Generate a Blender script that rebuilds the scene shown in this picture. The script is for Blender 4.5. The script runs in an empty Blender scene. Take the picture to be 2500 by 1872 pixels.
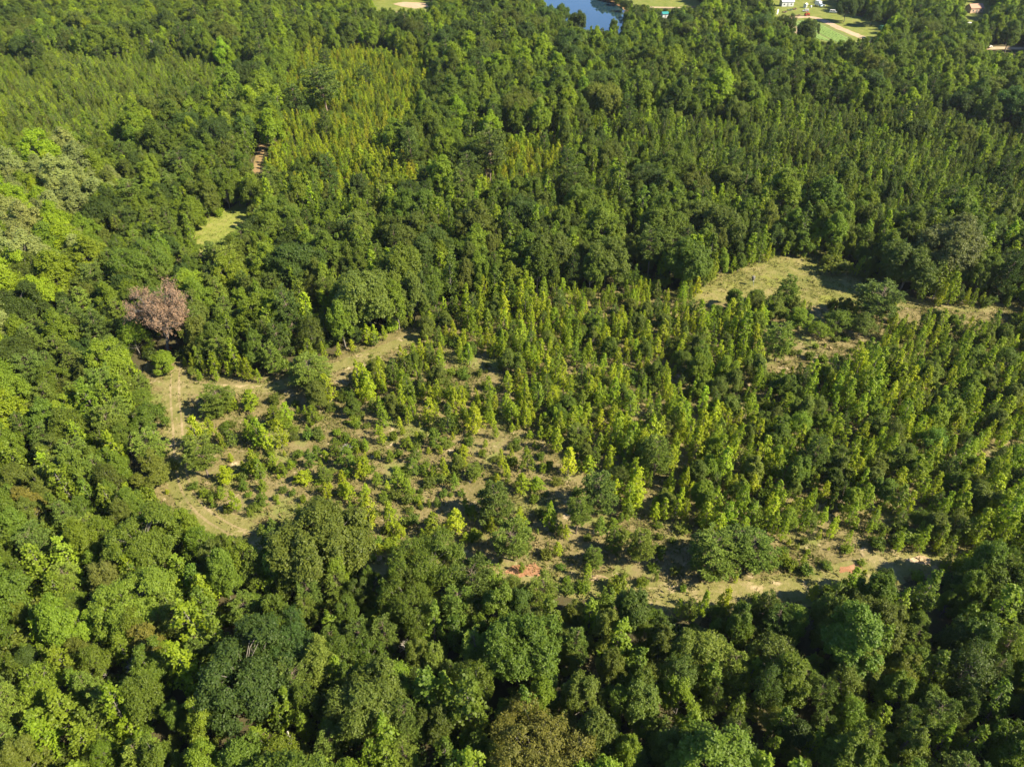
import bpy, math, random
import numpy as np

# ------------------------------------------------------------------ camera, sky, sun, exposure
scene = bpy.context.scene
col = scene.collection
R = math.radians
CAM_H, PITCH, FPX = 100.0, R(38.0), 1735.0          # metres, tilt below the horizon, focal length for a 2500 px wide frame

cam_d = bpy.data.cameras.new('camera')
cam_d.lens = FPX / 2500 * 36.0
cam_d.sensor_width = 36.0
cam_d.clip_start, cam_d.clip_end = 1.0, 6000.0
cam = bpy.data.objects.new('camera', cam_d)
cam.location = (0, 0, CAM_H)
cam.rotation_euler = (R(90) - PITCH, 0, 0)
col.objects.link(cam)
scene.camera = cam

SUN_EL, SUN_AZ = R(41), R(-20)                        # azimuth counted from +X towards +Y
sun_dir = (math.cos(SUN_EL) * math.cos(SUN_AZ), math.cos(SUN_EL) * math.sin(SUN_AZ), math.sin(SUN_EL))
world = bpy.data.worlds.new('World')
scene.world = world
world.use_nodes = True
wn = world.node_tree
wn.nodes.clear()
sky = wn.nodes.new('ShaderNodeTexSky')
sky.sky_type = 'NISHITA'
sky.sun_disc = False
sky.sun_elevation = SUN_EL
sky.sun_rotation = math.atan2(sun_dir[0], sun_dir[1])
sky.altitude = 150
sky.air_density, sky.dust_density, sky.ozone_density = 0.6, 0.0, 5.0
bg = wn.nodes.new('ShaderNodeBackground')
bg.inputs['Strength'].default_value = 0.095
wo = wn.nodes.new('ShaderNodeOutputWorld')
wn.links.new(sky.outputs[0], bg.inputs[0])
wn.links.new(bg.outputs[0], wo.inputs[0])

sun_l = bpy.data.lights.new('sun', 'SUN')
sun_l.energy = 5.0
sun_l.angle = R(0.55)
sun_l.color = (1.0, 0.88, 0.64)
sun = bpy.data.objects.new('sun', sun_l)
from mathutils import Vector, Matrix
sun.rotation_euler = Vector(sun_dir).to_track_quat('Z', 'Y').to_euler()
sun.location = (200, -80, 300)
col.objects.link(sun)

vs = scene.view_settings
vs.view_transform = 'Standard'
vs.look = 'None'
vs.exposure = 1.6
vs.gamma = 1.0
vs.use_curve_mapping = False
cy = scene.cycles
cy.max_bounces = 6
cy.diffuse_bounces = 3
cy.glossy_bounces = 2
cy.transmission_bounces = 3
cy.transparent_max_bounces = 4
cy.caustics_reflective = cy.caustics_refractive = False
cy.use_denoising = True
cy.denoiser = 'OPENIMAGEDENOISE'
cy.denoising_input_passes = 'RGB_ALBEDO_NORMAL'

# ------------------------------------------------------------------ small helpers
K = 2500 / 2212.0                                     # the coordinates noted below come from a 2212 px wide view
_c, _s = math.cos(PITCH), math.sin(PITCH)

def at(x, y, z=0.0):
    """the point of the place at height z that the photo shows at (x, y)"""
    u, v = (x * K - 1250) / FPX, (936 - y * K) / FPX
    d = np.array([u, _c + v * _s, -_s + v * _c])
    t = (z - CAM_H) / d[2]
    return d[0] * t, d[1] * t

def project(x, y, z):
    x, y, z = np.asarray(x, float), np.asarray(y, float), np.asarray(z, float) - CAM_H
    depth = y * _c - z * _s
    up = y * _s + z * _c
    depth = np.maximum(depth, 1.0)
    return (1250 + FPX * x / depth) / K, (936 - FPX * up / depth) / K, depth

def inside(px, py, poly):
    px, py = np.asarray(px, float), np.asarray(py, float)
    r = np.zeros(px.shape, bool)
    n = len(poly)
    for i in range(n):
        x0, y0 = poly[i]
        x1, y1 = poly[(i + 1) % n]
        if y0 == y1:
            continue
        c = ((y0 > py) != (y1 > py)) & (px < (x1 - x0) * (py - y0) / (y1 - y0) + x0)
        r ^= c
    return r

def inside_any(px, py, polys):
    r = np.zeros(np.shape(px), bool)
    for p in polys:
        r |= inside(px, py, p)
    return r

def mesh_from(name, verts, faces, mat=None, smooth=False):
    me = bpy.data.meshes.new(name)
    me.from_pydata([tuple(map(float, v)) for v in verts], [], [tuple(map(int, f)) for f in faces])
    if mat:
        me.materials.append(mat)
    if smooth:
        me.polygons.foreach_set('use_smooth', [True] * len(me.polygons))
    me.update()
    return me

def mesh_quads(name, V, mat):
    """V: (n, 4, 3) array of separate quads, built the quick way"""
    n = len(V)
    me = bpy.data.meshes.new(name)
    me.vertices.add(n * 4)
    me.vertices.foreach_set('co', np.ascontiguousarray(V, dtype=np.float32).ravel())
    me.loops.add(n * 4)
    me.loops.foreach_set('vertex_index', np.arange(n * 4, dtype=np.int32))
    me.polygons.add(n)
    me.polygons.foreach_set('loop_start', np.arange(0, n * 4, 4, dtype=np.int32))
    me.update(calc_edges=True)
    me.materials.append(mat)
    return me

def link(name, data, parent=None, loc=None, label=None, cat=None, group=None, kind=None):
    o = bpy.data.objects.new(name, data)
    col.objects.link(o)
    if parent:
        o.parent = parent
    if loc is not None:
        o.location = loc
    if label: o['label'] = label
    if cat: o['category'] = cat
    if group: o['group'] = group
    if kind: o['kind'] = kind
    return o

class N:
    """short-hand for node trees"""
    def __init__(self, name):
        self.m = bpy.data.materials.new(name)
        self.m.use_nodes = True
        self.t = self.m.node_tree
        self.t.nodes.clear()
        self.out = self.t.nodes.new('ShaderNodeOutputMaterial')
    def n(self, kind, ins=None, **kw):
        nd = self.t.nodes.new('ShaderNode' + kind)
        for k, v in kw.items():
            setattr(nd, k, v)
        for k, v in (ins or {}).items():
            if isinstance(v, bpy.types.NodeSocket):
                self.t.links.new(v, nd.inputs[k])
            else:
                nd.inputs[k].default_value = v
        return nd
    def mix(self, f, a, b, blend='MIX'):
        nd = self.t.nodes.new('ShaderNodeMix')
        nd.data_type = 'RGBA'
        nd.blend_type = blend
        for s, v in ((nd.inputs[0], f), (nd.inputs[6], a), (nd.inputs[7], b)):
            if isinstance(v, bpy.types.NodeSocket):
                self.t.links.new(v, s)
            elif isinstance(v, tuple):
                s.default_value = (*v[:3], 1)
            else:
                s.default_value = v
        return nd.outputs[2]
    def math(self, op, a, b=0.0, c=0.0):
        nd = self.t.nodes.new('ShaderNodeMath')
        nd.operation = op
        for i, v in enumerate((a, b, c)):
            if isinstance(v, bpy.types.NodeSocket):
                self.t.links.new(v, nd.inputs[i])
            else:
                nd.inputs[i].default_value = v
        return nd.outputs[0]
    def noise(self, vec, scale, detail=3, rough=0.55):
        return self.n('TexNoise', {'Vector': vec, 'Scale': scale, 'Detail': detail, 'Roughness': rough}).outputs[0]
    def ramp(self, f, stops):
        nd = self.t.nodes.new('ShaderNodeValToRGB')
        self.t.links.new(f, nd.inputs[0])
        e = nd.color_ramp.elements
        while len(e) < len(stops):
            e.new(0.5)
        for el, (p, c) in zip(e, stops):
            el.position = p
            el.color = (*c, 1) if isinstance(c, tuple) else (c, c, c, 1)
        return nd.outputs[0]
    def done(self, shader):
        self.t.links.new(shader, self.out.inputs['Surface'])
        return self.m

def plain(name, colour, rough=0.6, metal=0.0, bump=0.0):
    b = N(name)
    pos = b.n('NewGeometry').outputs['Position']
    f = b.noise(pos, 1.7, 4)
    c = b.mix(f, tuple(x * 0.8 for x in colour), tuple(min(1, x * 1.15) for x in colour))
    p = b.n('BsdfPrincipled', {'Base Color': c, 'Roughness': rough, 'Metallic': metal})
    return b.done(p.outputs[0])

# ------------------------------------------------------------------ foliage and bark materials
def leaf_material(name, translucent=0.47, rough=0.5, spec=0.22):
    b = N(name)
    tint = b.n('Attribute', attribute_name='tint', attribute_type='INSTANCER').outputs['Color']
    lv = b.n('Attribute', attribute_name='lv', attribute_type='GEOMETRY').outputs['Fac']
    # lv: 0 = older, duller leaf, 1 = fresh leaf
    dull = b.mix(1.0, tint, (0.72, 0.80, 0.85), 'MULTIPLY')
    fresh = b.mix(1.0, tint, (1.30, 1.30, 1.0), 'MULTIPLY')
    c = b.mix(lv, dull, fresh)
    p = b.n('BsdfPrincipled', {'Base Color': c, 'Roughness': rough, 'Specular IOR Level': spec})
    tcol = b.mix(1.0, c, (1.25, 1.35, 0.5), 'MULTIPLY')
    t = b.n('BsdfTranslucent', {'Color': tcol})
    mx = b.n('MixShader', {0: translucent, 1: p.outputs[0], 2: t.outputs[0]})
    return b.done(mx.outputs[0])

M_LEAF = leaf_material('broad_leaf')
M_NEEDLE = leaf_material('pine_needle', 0.18, 0.6, 0.2)
M_DRY = leaf_material('dry_leaf', 0.15, 0.8, 0.1)

def bark_material(name, a, bcol):
    b = N(name)
    pos = b.n('TexCoord').outputs['Object']
    sc = b.n('Mapping', {'Vector': pos, 'Scale': (3, 3, 0.6)}).outputs[0]
    f = b.noise(sc, 2.5, 5, 0.7)
    c = b.mix(f, a, bcol)
    bump = b.n('Bump', {'Height': f, 'Strength': 0.6, 'Distance': 0.05}).outputs[0]
    p = b.n('BsdfPrincipled', {'Base Color': c, 'Roughness': 0.9, 'Normal': bump})
    return b.done(p.outputs[0])

M_BARK = bark_material('grey_brown_bark', (0.085, 0.075, 0.060), (0.20, 0.185, 0.160))
M_PINEBARK = bark_material('pine_bark', (0.09, 0.065, 0.045), (0.22, 0.17, 0.13))
M_DEADBARK = bark_material('weathered_dead_bark', (0.40, 0.36, 0.31), (0.70, 0.66, 0.60))

# ------------------------------------------------------------------ tree shapes (trunk + limbs mesh, crown of single leaves)
def unit(v):
    return v / np.maximum(np.linalg.norm(v, axis=-1, keepdims=True), 1e-9)

class Wood:
    """tapered, bent tubes collected into one trunk mesh"""
    def __init__(self):
        self.v, self.f = [], []
    def limb(self, pts, radii, sides=6):
        pts = np.asarray(pts, float)
        base = len(self.v)
        for i, p in enumerate(pts):
            d = pts[min(i + 1, len(pts) - 1)] - pts[max(i - 1, 0)]
            d = d / max(np.linalg.norm(d), 1e-6)
            a = np.cross(d, [0.3, 0.9, 0.2]); a /= max(np.linalg.norm(a), 1e-6)
            c = np.cross(d, a)
            for k in range(sides):
                t = 2 * math.pi * k / sides
                self.v.append(p + radii[i] * (a * math.cos(t) + c * math.sin(t)))
        for i in range(len(pts) - 1):
            for k in range(sides):
                k2 = (k + 1) % sides
                self.f.append((base + i * sides + k, base + i * sides + k2, base + (i + 1) * sides + k2, base + (i + 1) * sides + k))
        self.f.append(tuple(base + (len(pts) - 1) * sides + k for k in range(sides)))
    def build(self, name, mat):
        return mesh_from(name, self.v, self.f, mat, True)

def bent(rng, a, b, n=5, wob=0.12, lift=0.0):
    a, b = np.asarray(a, float), np.asarray(b, float)
    L = np.linalg.norm(b - a)
    t = np.linspace(0, 1, n)[:, None]
    p = a + (b - a) * t
    p += rng.normal(0, wob * L / n, p.shape) * np.sin(t * math.pi)
    p[:, 2] += lift * L * np.sin(t[:, 0] * math.pi)
    return p

def kites(P, axis, nrm, L, W):
    side = unit(np.cross(axis, nrm))
    L, W = L[:, None], W[:, None]
    V = np.empty((len(P), 4, 3))
    V[:, 0] = P
    V[:, 1] = P + axis * L * 0.5 + side * W * 0.5
    V[:, 2] = P + axis * L
    V[:, 3] = P + axis * L * 0.5 - side * W * 0.5
    return V

def clump_leaves(rng, C, O, rad, n, leaf, up=0.45, rand=0.75, wl=0.75):
    """n leaves about each clump centre C; O points out of the crown"""
    m = len(C)
    C = np.repeat(C, n, 0); O = np.repeat(O, n, 0); rad = np.repeat(rad, n)[:, None]
    k = m * n
    D = np.repeat(unit(rng.normal(0, 0.42, (m, 3)) + np.array([0, 0, 0.18])), n, 0)
    D = unit(O + D * 0.75)                              # each clump is a spray along its own twig, narrowing to the tip
    t = rng.uniform(-0.9, 1.25, (k, 1))
    q = rng.normal(0, 0.40, (k, 3)) * (1.05 - 0.45 * np.clip(t, 0, 1.25)) + D * t
    P = C + q * rad
    nrm = unit(unit(q) * 0.45 + O * 0.40 + np.array([0, 0, up]) + rng.normal(size=(k, 3)) * rand * 0.6)
    ax = unit(np.cross(nrm, rng.normal(size=(k, 3))) + O * 0.25 + np.array([0, 0, -0.15]))
    L = leaf * rng.uniform(0.7, 1.35, k)
    V = kites(P, ax, nrm, L, L * wl)
    cl = np.repeat(rng.random(m), n)                    # whole clumps differ a little too
    lv = np.clip(0.5 * rng.random(k) + 0.5 * cl, 0, 1)
    return V, lv

def finish_crown(name, V, lv, mat):
    me = mesh_quads(name, V, mat)
    a = me.attributes.new('lv', 'FLOAT', 'FACE')
    a.data.foreach_set('value', np.asarray(lv, dtype=np.float32))
    return me

def broad_tree(seed, H, RC, base, lobes, leaf, mat=M_LEAF, bark=M_BARK, peak=0.0, clump=0.75, dens=1.0, per=26, bare=0.0, thin=1.0):
    """round or egg-shaped hardwood: lobes of leaf clumps on forking limbs"""
    rng = np.random.default_rng(seed)
    h0 = H * base
    cz, rz = (H + h0) / 2, (H - h0) / 2
    Cs, Os, Rs = [], [], []
    w = Wood()
    tr = max(0.10, H * 0.016)
    lean = rng.normal(0, 0.02 * H, 2)
    top = np.array([lean[0], lean[1], H * 0.8])
    tp = bent(rng, (0, 0, -0.3), top, 7, 0.15)
    w.limb(tp, np.linspace(tr, tr * 0.18, 7), 7)
    ga = rng.random() * 6.28
    for i in range(lobes):
        t = (i + 0.5) / lobes
        el = math.asin(-0.55 + 1.5 * t if -0.55 + 1.5 * t < 1 else 0.98)
        az = ga + i * 2.39996 + rng.normal(0, 0.25)
        d = np.array([math.cos(el) * math.cos(az), math.cos(el) * math.sin(az), math.sin(el)])
        if rng.random() < 0.12:
            continue                                   # gaps where a limb has gone
        k = rng.uniform(0.38, 1.0) * (1 + 0.16 * math.cos(az * 2 + ga) + 0.10 * math.sin(az * 3 - ga))
        shrink = 1 - peak * max(0, d[2])
        c = np.array([d[0] * RC * k * shrink + lean[0] * 0.6, d[1] * RC * k * shrink + lean[1] * 0.6, cz + d[2] * rz * (k + 0.04 + peak * 0.15)])
        lr = RC * rng.uniform(0.72, 1.30) * (1 - 0.4 * peak * max(0, d[2])) / lobes ** 0.40
        o = unit(np.array([d[0], d[1], d[2] * 0.8 + 0.25]))
        f = tp[min(5, 1 + int(5 * np.clip((c[2] - h0) / (H - h0), 0, 0.9)))]
        f = f * np.array([1, 1, 0.85])
        w.limb(bent(rng, f, c, 5, 0.2, 0.06), np.linspace(tr * 0.42, tr * 0.10, 5), 5)
        nc = max(6, int(dens * 12 * (lr / clump) ** 2))
        s = unit(rng.normal(size=(nc * 3, 3)))
        s = s[(s @ o) > -0.25][:nc]
        cc = c + s * lr * rng.uniform(0.45, 1.3, (len(s), 1)) * np.array([1, 1, 0.95 * max(1.0, 0.8 * rz / RC)])
        Cs.append(cc); Os.append(unit(s * 0.7 + o * 0.3)); Rs.append(clump * rng.uniform(0.6, 1.15, len(s)))
        for j in range(0, len(s), 4):
            w.limb(bent(rng, c, cc[j], 3, 0.2), np.linspace(tr * 0.12, tr * 0.04, 3), 4)
    C, O, RR = np.concatenate(Cs), np.concatenate(Os), np.concatenate(Rs)
    if thin < 1:
        keep = rng.random(len(C)) < thin
        C, O, RR = C[keep], O[keep], RR[keep]
    V, lv = clump_leaves(rng, C, O, RR, per, leaf)
    return w.build('trunk', bark), finish_crown('crown', V, lv, mat)

def spire_tree(seed, H, RC, leaf=0.30, clump=0.42, per=22, dens=1.0, base=0.08, power=0.8, mat=M_LEAF):
    """young sweetgum: straight stem, short rising branches, pointed bumpy crown"""
    rng = np.random.default_rng(seed)
    w = Wood()
    lean = rng.normal(0, 0.012 * H, 2)
    tp = bent(rng, (0, 0, -0.2), (lean[0], lean[1], H * 0.97), 6, 0.05)
    r0 = 0.012 * H + 0.02
    w.limb(tp, np.linspace(r0, 0.012, 6), 6)
    Cs, Os, Rs = [], [], []
    nb = int(H * 4.2 * dens)
    az = rng.random() * 6
    lopside = rng.random() * 6.28
    for i in range(nb):
        t = (i + rng.random()) / nb
        z = H * (base + (1 - base) * t)
        az += 2.39996 + rng.normal(0, 0.35)
        prof = min(1.0, (t + 0.08) / 0.26) * (1 - t) ** power
        r = RC * prof * rng.uniform(0.65, 1.2) * (1 + 0.15 * math.cos(az - lopside)) + 0.10
        d = np.array([math.cos(az), math.sin(az), 0])
        ax = np.array([lean[0] * t, lean[1] * t, z])
        tip = ax + d * r + np.array([0, 0, r * 0.45])
        w.limb(bent(rng, ax, tip, 3, 0.1), [r0 * 0.35 * (1 - t) + 0.012, 0.012, 0.006], 4)
        for q in ((1.0, 0.55) if r > 0.75 else (1.0,)):
            Cs.append(ax + (tip - ax) * q + rng.normal(0, 0.08, 3)); Os.append(unit(d * 0.8 + np.array([0, 0, 0.6]))); Rs.append(clump * rng.uniform(0.6, 1.1) * (0.6 + 0.5 * (1 - t)))
    for q in range(3):
        Cs.append(np.array([lean[0], lean[1], H * (0.93 + 0.035 * q)])); Os.append(np.array([0, 0, 1.0])); Rs.append(clump * (0.55 - 0.13 * q))
    V, lv = clump_leaves(rng, np.array(Cs), np.array(Os), np.array(Rs), per, leaf, 0.35)
    return w.build('trunk', M_BARK), finish_crown('crown', V, lv, mat)

def pine_tree(seed, H, RC, base=0.3, needle=0.36, tufts=1.0, power=0.75, per=26, flat=0.0, wid=0.17):
    """loblolly pine: whorls of rising branches ending in needle tufts"""
    rng = np.random.default_rng(seed)
    w = Wood()
    lean = rng.normal(0, 0.02 * H, 2)
    tp = bent(rng, (0, 0, -0.3), (lean[0], lean[1], H * 0.97), 7, 0.06)
    r0 = 0.014 * H + 0.03
    w.limb(tp, np.linspace(r0, 0.02, 7), 7)
    Cs, Os, Rs = [], [], []
    nw = max(7, int((H * (1 - base)) / 0.62))
    az = 0
    for i in range(nw):
        t = (i + 0.5) / nw
        z = H * (base + (0.98 - base) * t)
        prof = min(1.0, 0.45 + 2.2 * t) * (1 - t * (1 - flat * 0.6)) ** power
        nbr = 6 if t < 0.75 else 4
        for k in range(nbr):
            az += 6.283 / nbr + rng.normal(0, 0.3) + 0.37
            r = RC * prof * rng.uniform(0.55, 1.15) + 0.15
            d = np.array([math.cos(az), math.sin(az), 0])
            ax = np.array([lean[0] * t, lean[1] * t, z + rng.normal(0, 0.12)])
            tip = ax + d * r + np.array([0, 0, r * rng.uniform(0.05, 0.45)])
            w.limb(bent(rng, ax, tip, 3, 0.08, 0.03), [r0 * 0.32 * (1 - t) + 0.015, 0.02, 0.01], 4)
            nt = max(1, int(r * 2.1 * tufts))
            for q in range(nt):
                f = 1 - 0.72 * (q / max(nt, 1)) * rng.uniform(0.7, 1.1)
                off = np.cross(d, [0, 0, 1]) * rng.normal(0, 0.26 * r * (1.1 - f * 0.5))
                Cs.append(ax + (tip - ax) * f + off + np.array([0, 0, rng.uniform(0, 0.15)])); Os.append(unit(d * 0.6 + np.array([0, 0, 0.7]) + rng.normal(0, 0.2, 3))); Rs.append(needle * rng.uniform(0.75, 1.2))
    Cs.append(np.array([lean[0], lean[1], H])); Os.append(np.array([0, 0, 1.0])); Rs.append(needle)
    C, O, RR = np.array(Cs), np.array(Os), np.array(Rs)
    m = len(C)
    k = m * per
    C = np.repeat(C, per, 0); O = np.repeat(O, per, 0); RR = np.repeat(RR, per)
    ax = unit(unit(rng.normal(size=(k, 3))) + O * 0.75)
    P = C + ax * (RR * rng.uniform(0.0, 0.45, k))[:, None] + rng.normal(0, 0.06, (k, 3))
    nrm = unit(np.cross(ax, rng.normal(size=(k, 3))) + np.array([0, 0, 0.5]))
    V = kites(P, ax, nrm, RR * rng.uniform(0.7, 1.2, k), RR * wid * rng.uniform(0.8, 1.3, k) * 2)
    lv = np.clip(0.5 * rng.random(k) + 0.5 * np.repeat(rng.random(m), per), 0, 1)
    return w.build('trunk', M_PINEBARK), finish_crown('crown', V, lv, M_NEEDLE)

def shrub(seed, H, RC, leaf=0.26, per=18, mat=M_LEAF):
    rng = np.random.default_rng(seed)
    w = Wood()
    Cs, Os, Rs = [], [], []
    for i in range(9):
        az = i * 2.4 + rng.normal(0, 0.3)
        d = np.array([math.cos(az), math.sin(az), 0])
        rr = RC * math.sqrt((i + 0.5) / 9) * rng.uniform(0.7, 1.1)
        tip = d * rr + np.array([0, 0, H * (1 - 0.45 * (rr / RC) ** 2) * rng.uniform(0.75, 1.0)])
        w.limb(bent(rng, d * 0.1, tip, 4, 0.15), [0.05, 0.035, 0.02, 0.01], 4)
        nc = 9
        for q in range(nc):
            f = rng.uniform(0.35, 1.0)
            c = d * 0.1 + (tip - d * 0.1) * f + rng.normal(0, 0.22 * RC, 3) * np.array([1, 1, 0.7])
            c[2] = max(c[2], 0.15)
            Cs.append(c); Os.append(unit(d * 0.5 + np.array([0, 0, 0.7]))); Rs.append(rng.uniform(0.25, 0.42))
    V, lv = clump_leaves(rng, np.array(Cs), np.array(Os), np.array(Rs), per, leaf)
    return w.build('trunk', M_BARK), finish_crown('crown', V, lv, mat)

def dead_tree(seed, H, RC, leaves=0, leafsize=0.3, low=0.45, stem=0.55, bark=None):
    """forking bare limbs; leaves > 0 hangs withered brown leaf clumps on the twigs"""
    rng = np.random.default_rng(seed)
    w = Wood()
    r0 = 0.018 * H + 0.03
    tips = []
    def grow(p, d, L, r, lvl):
        q = p + d * L
        w.limb(bent(rng, p, q, 5, 0.25), np.linspace(r, r * 0.55, 5), 6 if lvl < 2 else 4)
        if lvl >= 4:
            tips.append((q, d)); tips.append(((p + q) / 2, d))
            return
        n = (7 if low > 0.4 else 11, 5, 4, 3)[lvl]
        for i in range(n):
            az = 6.283 * i / n + rng.normal(0, 0.5)
            sp = rng.uniform(0.5, 1.0) if lvl else rng.uniform(0.55, 1.35)
            a = unit(np.cross(d, [0.31, 0.7, 0.2])); b = np.cross(d, a)
            nd = unit(d + (a * math.cos(az) + b * math.sin(az)) * sp + np.array([0, 0, 0.06]))
            s = p + d * L * rng.uniform(low if lvl == 0 else 0.45, 1.0)
            Ln = (RC * 0.48, RC * 0.34, RC * 0.24, RC * 0.15)[lvl] * rng.uniform(0.75, 1.25)
            grow(s, nd, Ln, r * (0.5 if lvl else 0.45), lvl + 1)
    grow(np.array([0, 0, -0.3]), unit(np.array([rng.normal(0, 0.04), rng.normal(0, 0.04), 1])), H * stem, r0, 0)
    crown = None
    if leaves:
        T = np.array([t[0] for t in tips]); D = np.array([t[1] for t in tips])
        ok = rng.random(len(T)) < 0.92
        T, D = T[ok], D[ok]
        V, lv = clump_leaves(rng, T, unit(D + np.array([0, 0, 0.2])), rng.uniform(0.4, 0.75, len(T)), leaves, leafsize, 0.3, 1.0, 0.6)
        crown = finish_crown('crown', V, lv, M_DRY)
    return w.build('trunk', bark or M_DEADBARK), crown

# kind -> (object name, category); each kind has several shapes: (trunk mesh, crown mesh, height, crown radius)
SHAPES = {
    'oak': [(broad_tree(s, 14, 6.0, 0.18, n, 0.29, dens=1.0, clump=0.56, per=27), 14, 6.0) for s, n in ((1, 50), (2, 62), (3, 44), (4, 70), (5, 56))] + [(broad_tree(6, 14, 6.0, 0.18, 54, 0.24, dens=0.95, clump=0.62, per=24, thin=0.8), 14, 6.0)],
    'maple': [(broad_tree(s, 10, 3.0, 0.08, n, 0.22, dens=1.1, clump=0.36, peak=pk, per=23), 10, 3.0) for s, n, pk in ((11, 30, 0.45), (12, 34, 0.25), (13, 26, 0.62), (14, 38, 0.5), (15, 32, 0.7), (16, 28, 0.35))] +
             [(broad_tree(s, 10, 3.0, 0.12, n, 0.20, dens=1.0, clump=0.46, peak=pk, per=18, thin=th), 10, 3.0) for s, n, pk, th in ((17, 26, 0.3, 0.75), (18, 30, 0.5, 0.6))],
    'poplar': [(broad_tree(s, 16, 4.0, 0.15, n, 0.28, dens=1.0, clump=0.50, peak=0.68, per=25), 16, 4.0) for s, n in ((21, 50), (22, 44), (23, 58), (24, 40))],
    'gum': [(spire_tree(s, 7.0, r, leaf=0.24, clump=0.42, per=27, power=pw, dens=dn), 7.0, r) for s, r, pw, dn in ((31, 1.45, 0.9, 1.4), (32, 1.25, 1.0, 1.3), (33, 1.6, 0.8, 1.5), (34, 1.3, 0.9, 1.2), (35, 1.5, 1.1, 1.4), (36, 1.5, 0.75, 1.4), (37, 1.4, 0.95, 1.1), (38, 1.35, 1.2, 1.3))],
    'pine': [(pine_tree(s, 11, r, b, power=pw, flat=fl, tufts=1.5, per=30, needle=0.33), 11, r) for s, r, b, pw, fl in ((41, 3.1, 0.10, 0.7, 0.3), (42, 2.9, 0.16, 0.6, 0.6), (43, 3.3, 0.08, 0.8, 0.2), (44, 3.0, 0.32, 0.5, 0.8))],
    'youngpine': [(pine_tree(s, 7, 1.7, 0.08, needle=0.34, tufts=1.5, power=0.85, per=24), 7, 1.7) for s in (51, 52, 53)],
    'shrub': [(shrub(s, h, r), h, r) for s, h, r in ((61, 2.2, 1.4), (62, 1.7, 1.3), (63, 2.8, 1.3))],
    'dead': [(dead_tree(71, 12, 5.0), 12, 5.0), (dead_tree(72, 10, 3.6), 10, 3.6)],
    'brown': [(dead_tree(83, 17, 8.8, 20, 0.26, 0.12, 0.62, M_BARK), 15, 7.4)],
}
KIND = {
    'oak': ('oak_tree', 'oak', 'broad-crowned oaks in the wood', 'oak'),
    'maple': ('maple_tree', 'maple', 'small hardwood trees in the wood', 'small hardwood tree'),
    'poplar': ('poplar_tree', 'poplar', 'tall egg-crowned trees in the wood', 'tall hardwood tree'),
    'gum': ('young_sweetgum', 'sweetgum', 'young spire-shaped sweetgums', 'spire-shaped sweetgum'),
    'pine': ('pine_tree', 'pine', 'pines with feathery crowns', 'feathery pine'),
    'youngpine': ('plantation_pine', 'young pine', 'young pines planted close together', 'young plantation pine'),
    'shrub': ('shrub', 'shrub', 'low shrubs on the old field', 'low shrub'),
    'dead': ('dead_tree', 'dead tree', None, 'bare dead tree'),
    'brown': ('withered_tree', 'dead tree', None, 'withered tree'),
}

# tints: reflectance of the leaves
T = {
    'dark': (0.072, 0.106, 0.021), 'green': (0.112, 0.157, 0.021), 'bright': (0.158, 0.210, 0.021), 'lime': (0.208, 0.272, 0.018),
    'yellow': (0.268, 0.308, 0.018), 'olive': (0.124, 0.152, 0.027), 'pale': (0.235, 0.258, 0.090), 'blue': (0.076, 0.118, 0.026),
    'grey': (0.122, 0.132, 0.044), 'brown': (0.270, 0.170, 0.125), 'tawny': (0.152, 0.150, 0.034), 'piney': (0.096, 0.136, 0.026),
    'needle': (0.124, 0.168, 0.026), 'amber': (0.255, 0.258, 0.020), 'red': (0.40, 0.10, 0.03),
}
WORD = {'dark': 'dark green', 'green': 'mid-green', 'bright': 'bright green', 'lime': 'lime-green', 'yellow': 'yellow-green', 'olive': 'olive-green', 'pale': 'pale green',
        'blue': 'blue-green', 'grey': 'grey-green', 'brown': 'brown', 'tawny': 'tawny', 'piney': 'deep green', 'needle': 'fresh green', 'amber': 'amber-tinged', 'red': 'red'}

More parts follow.
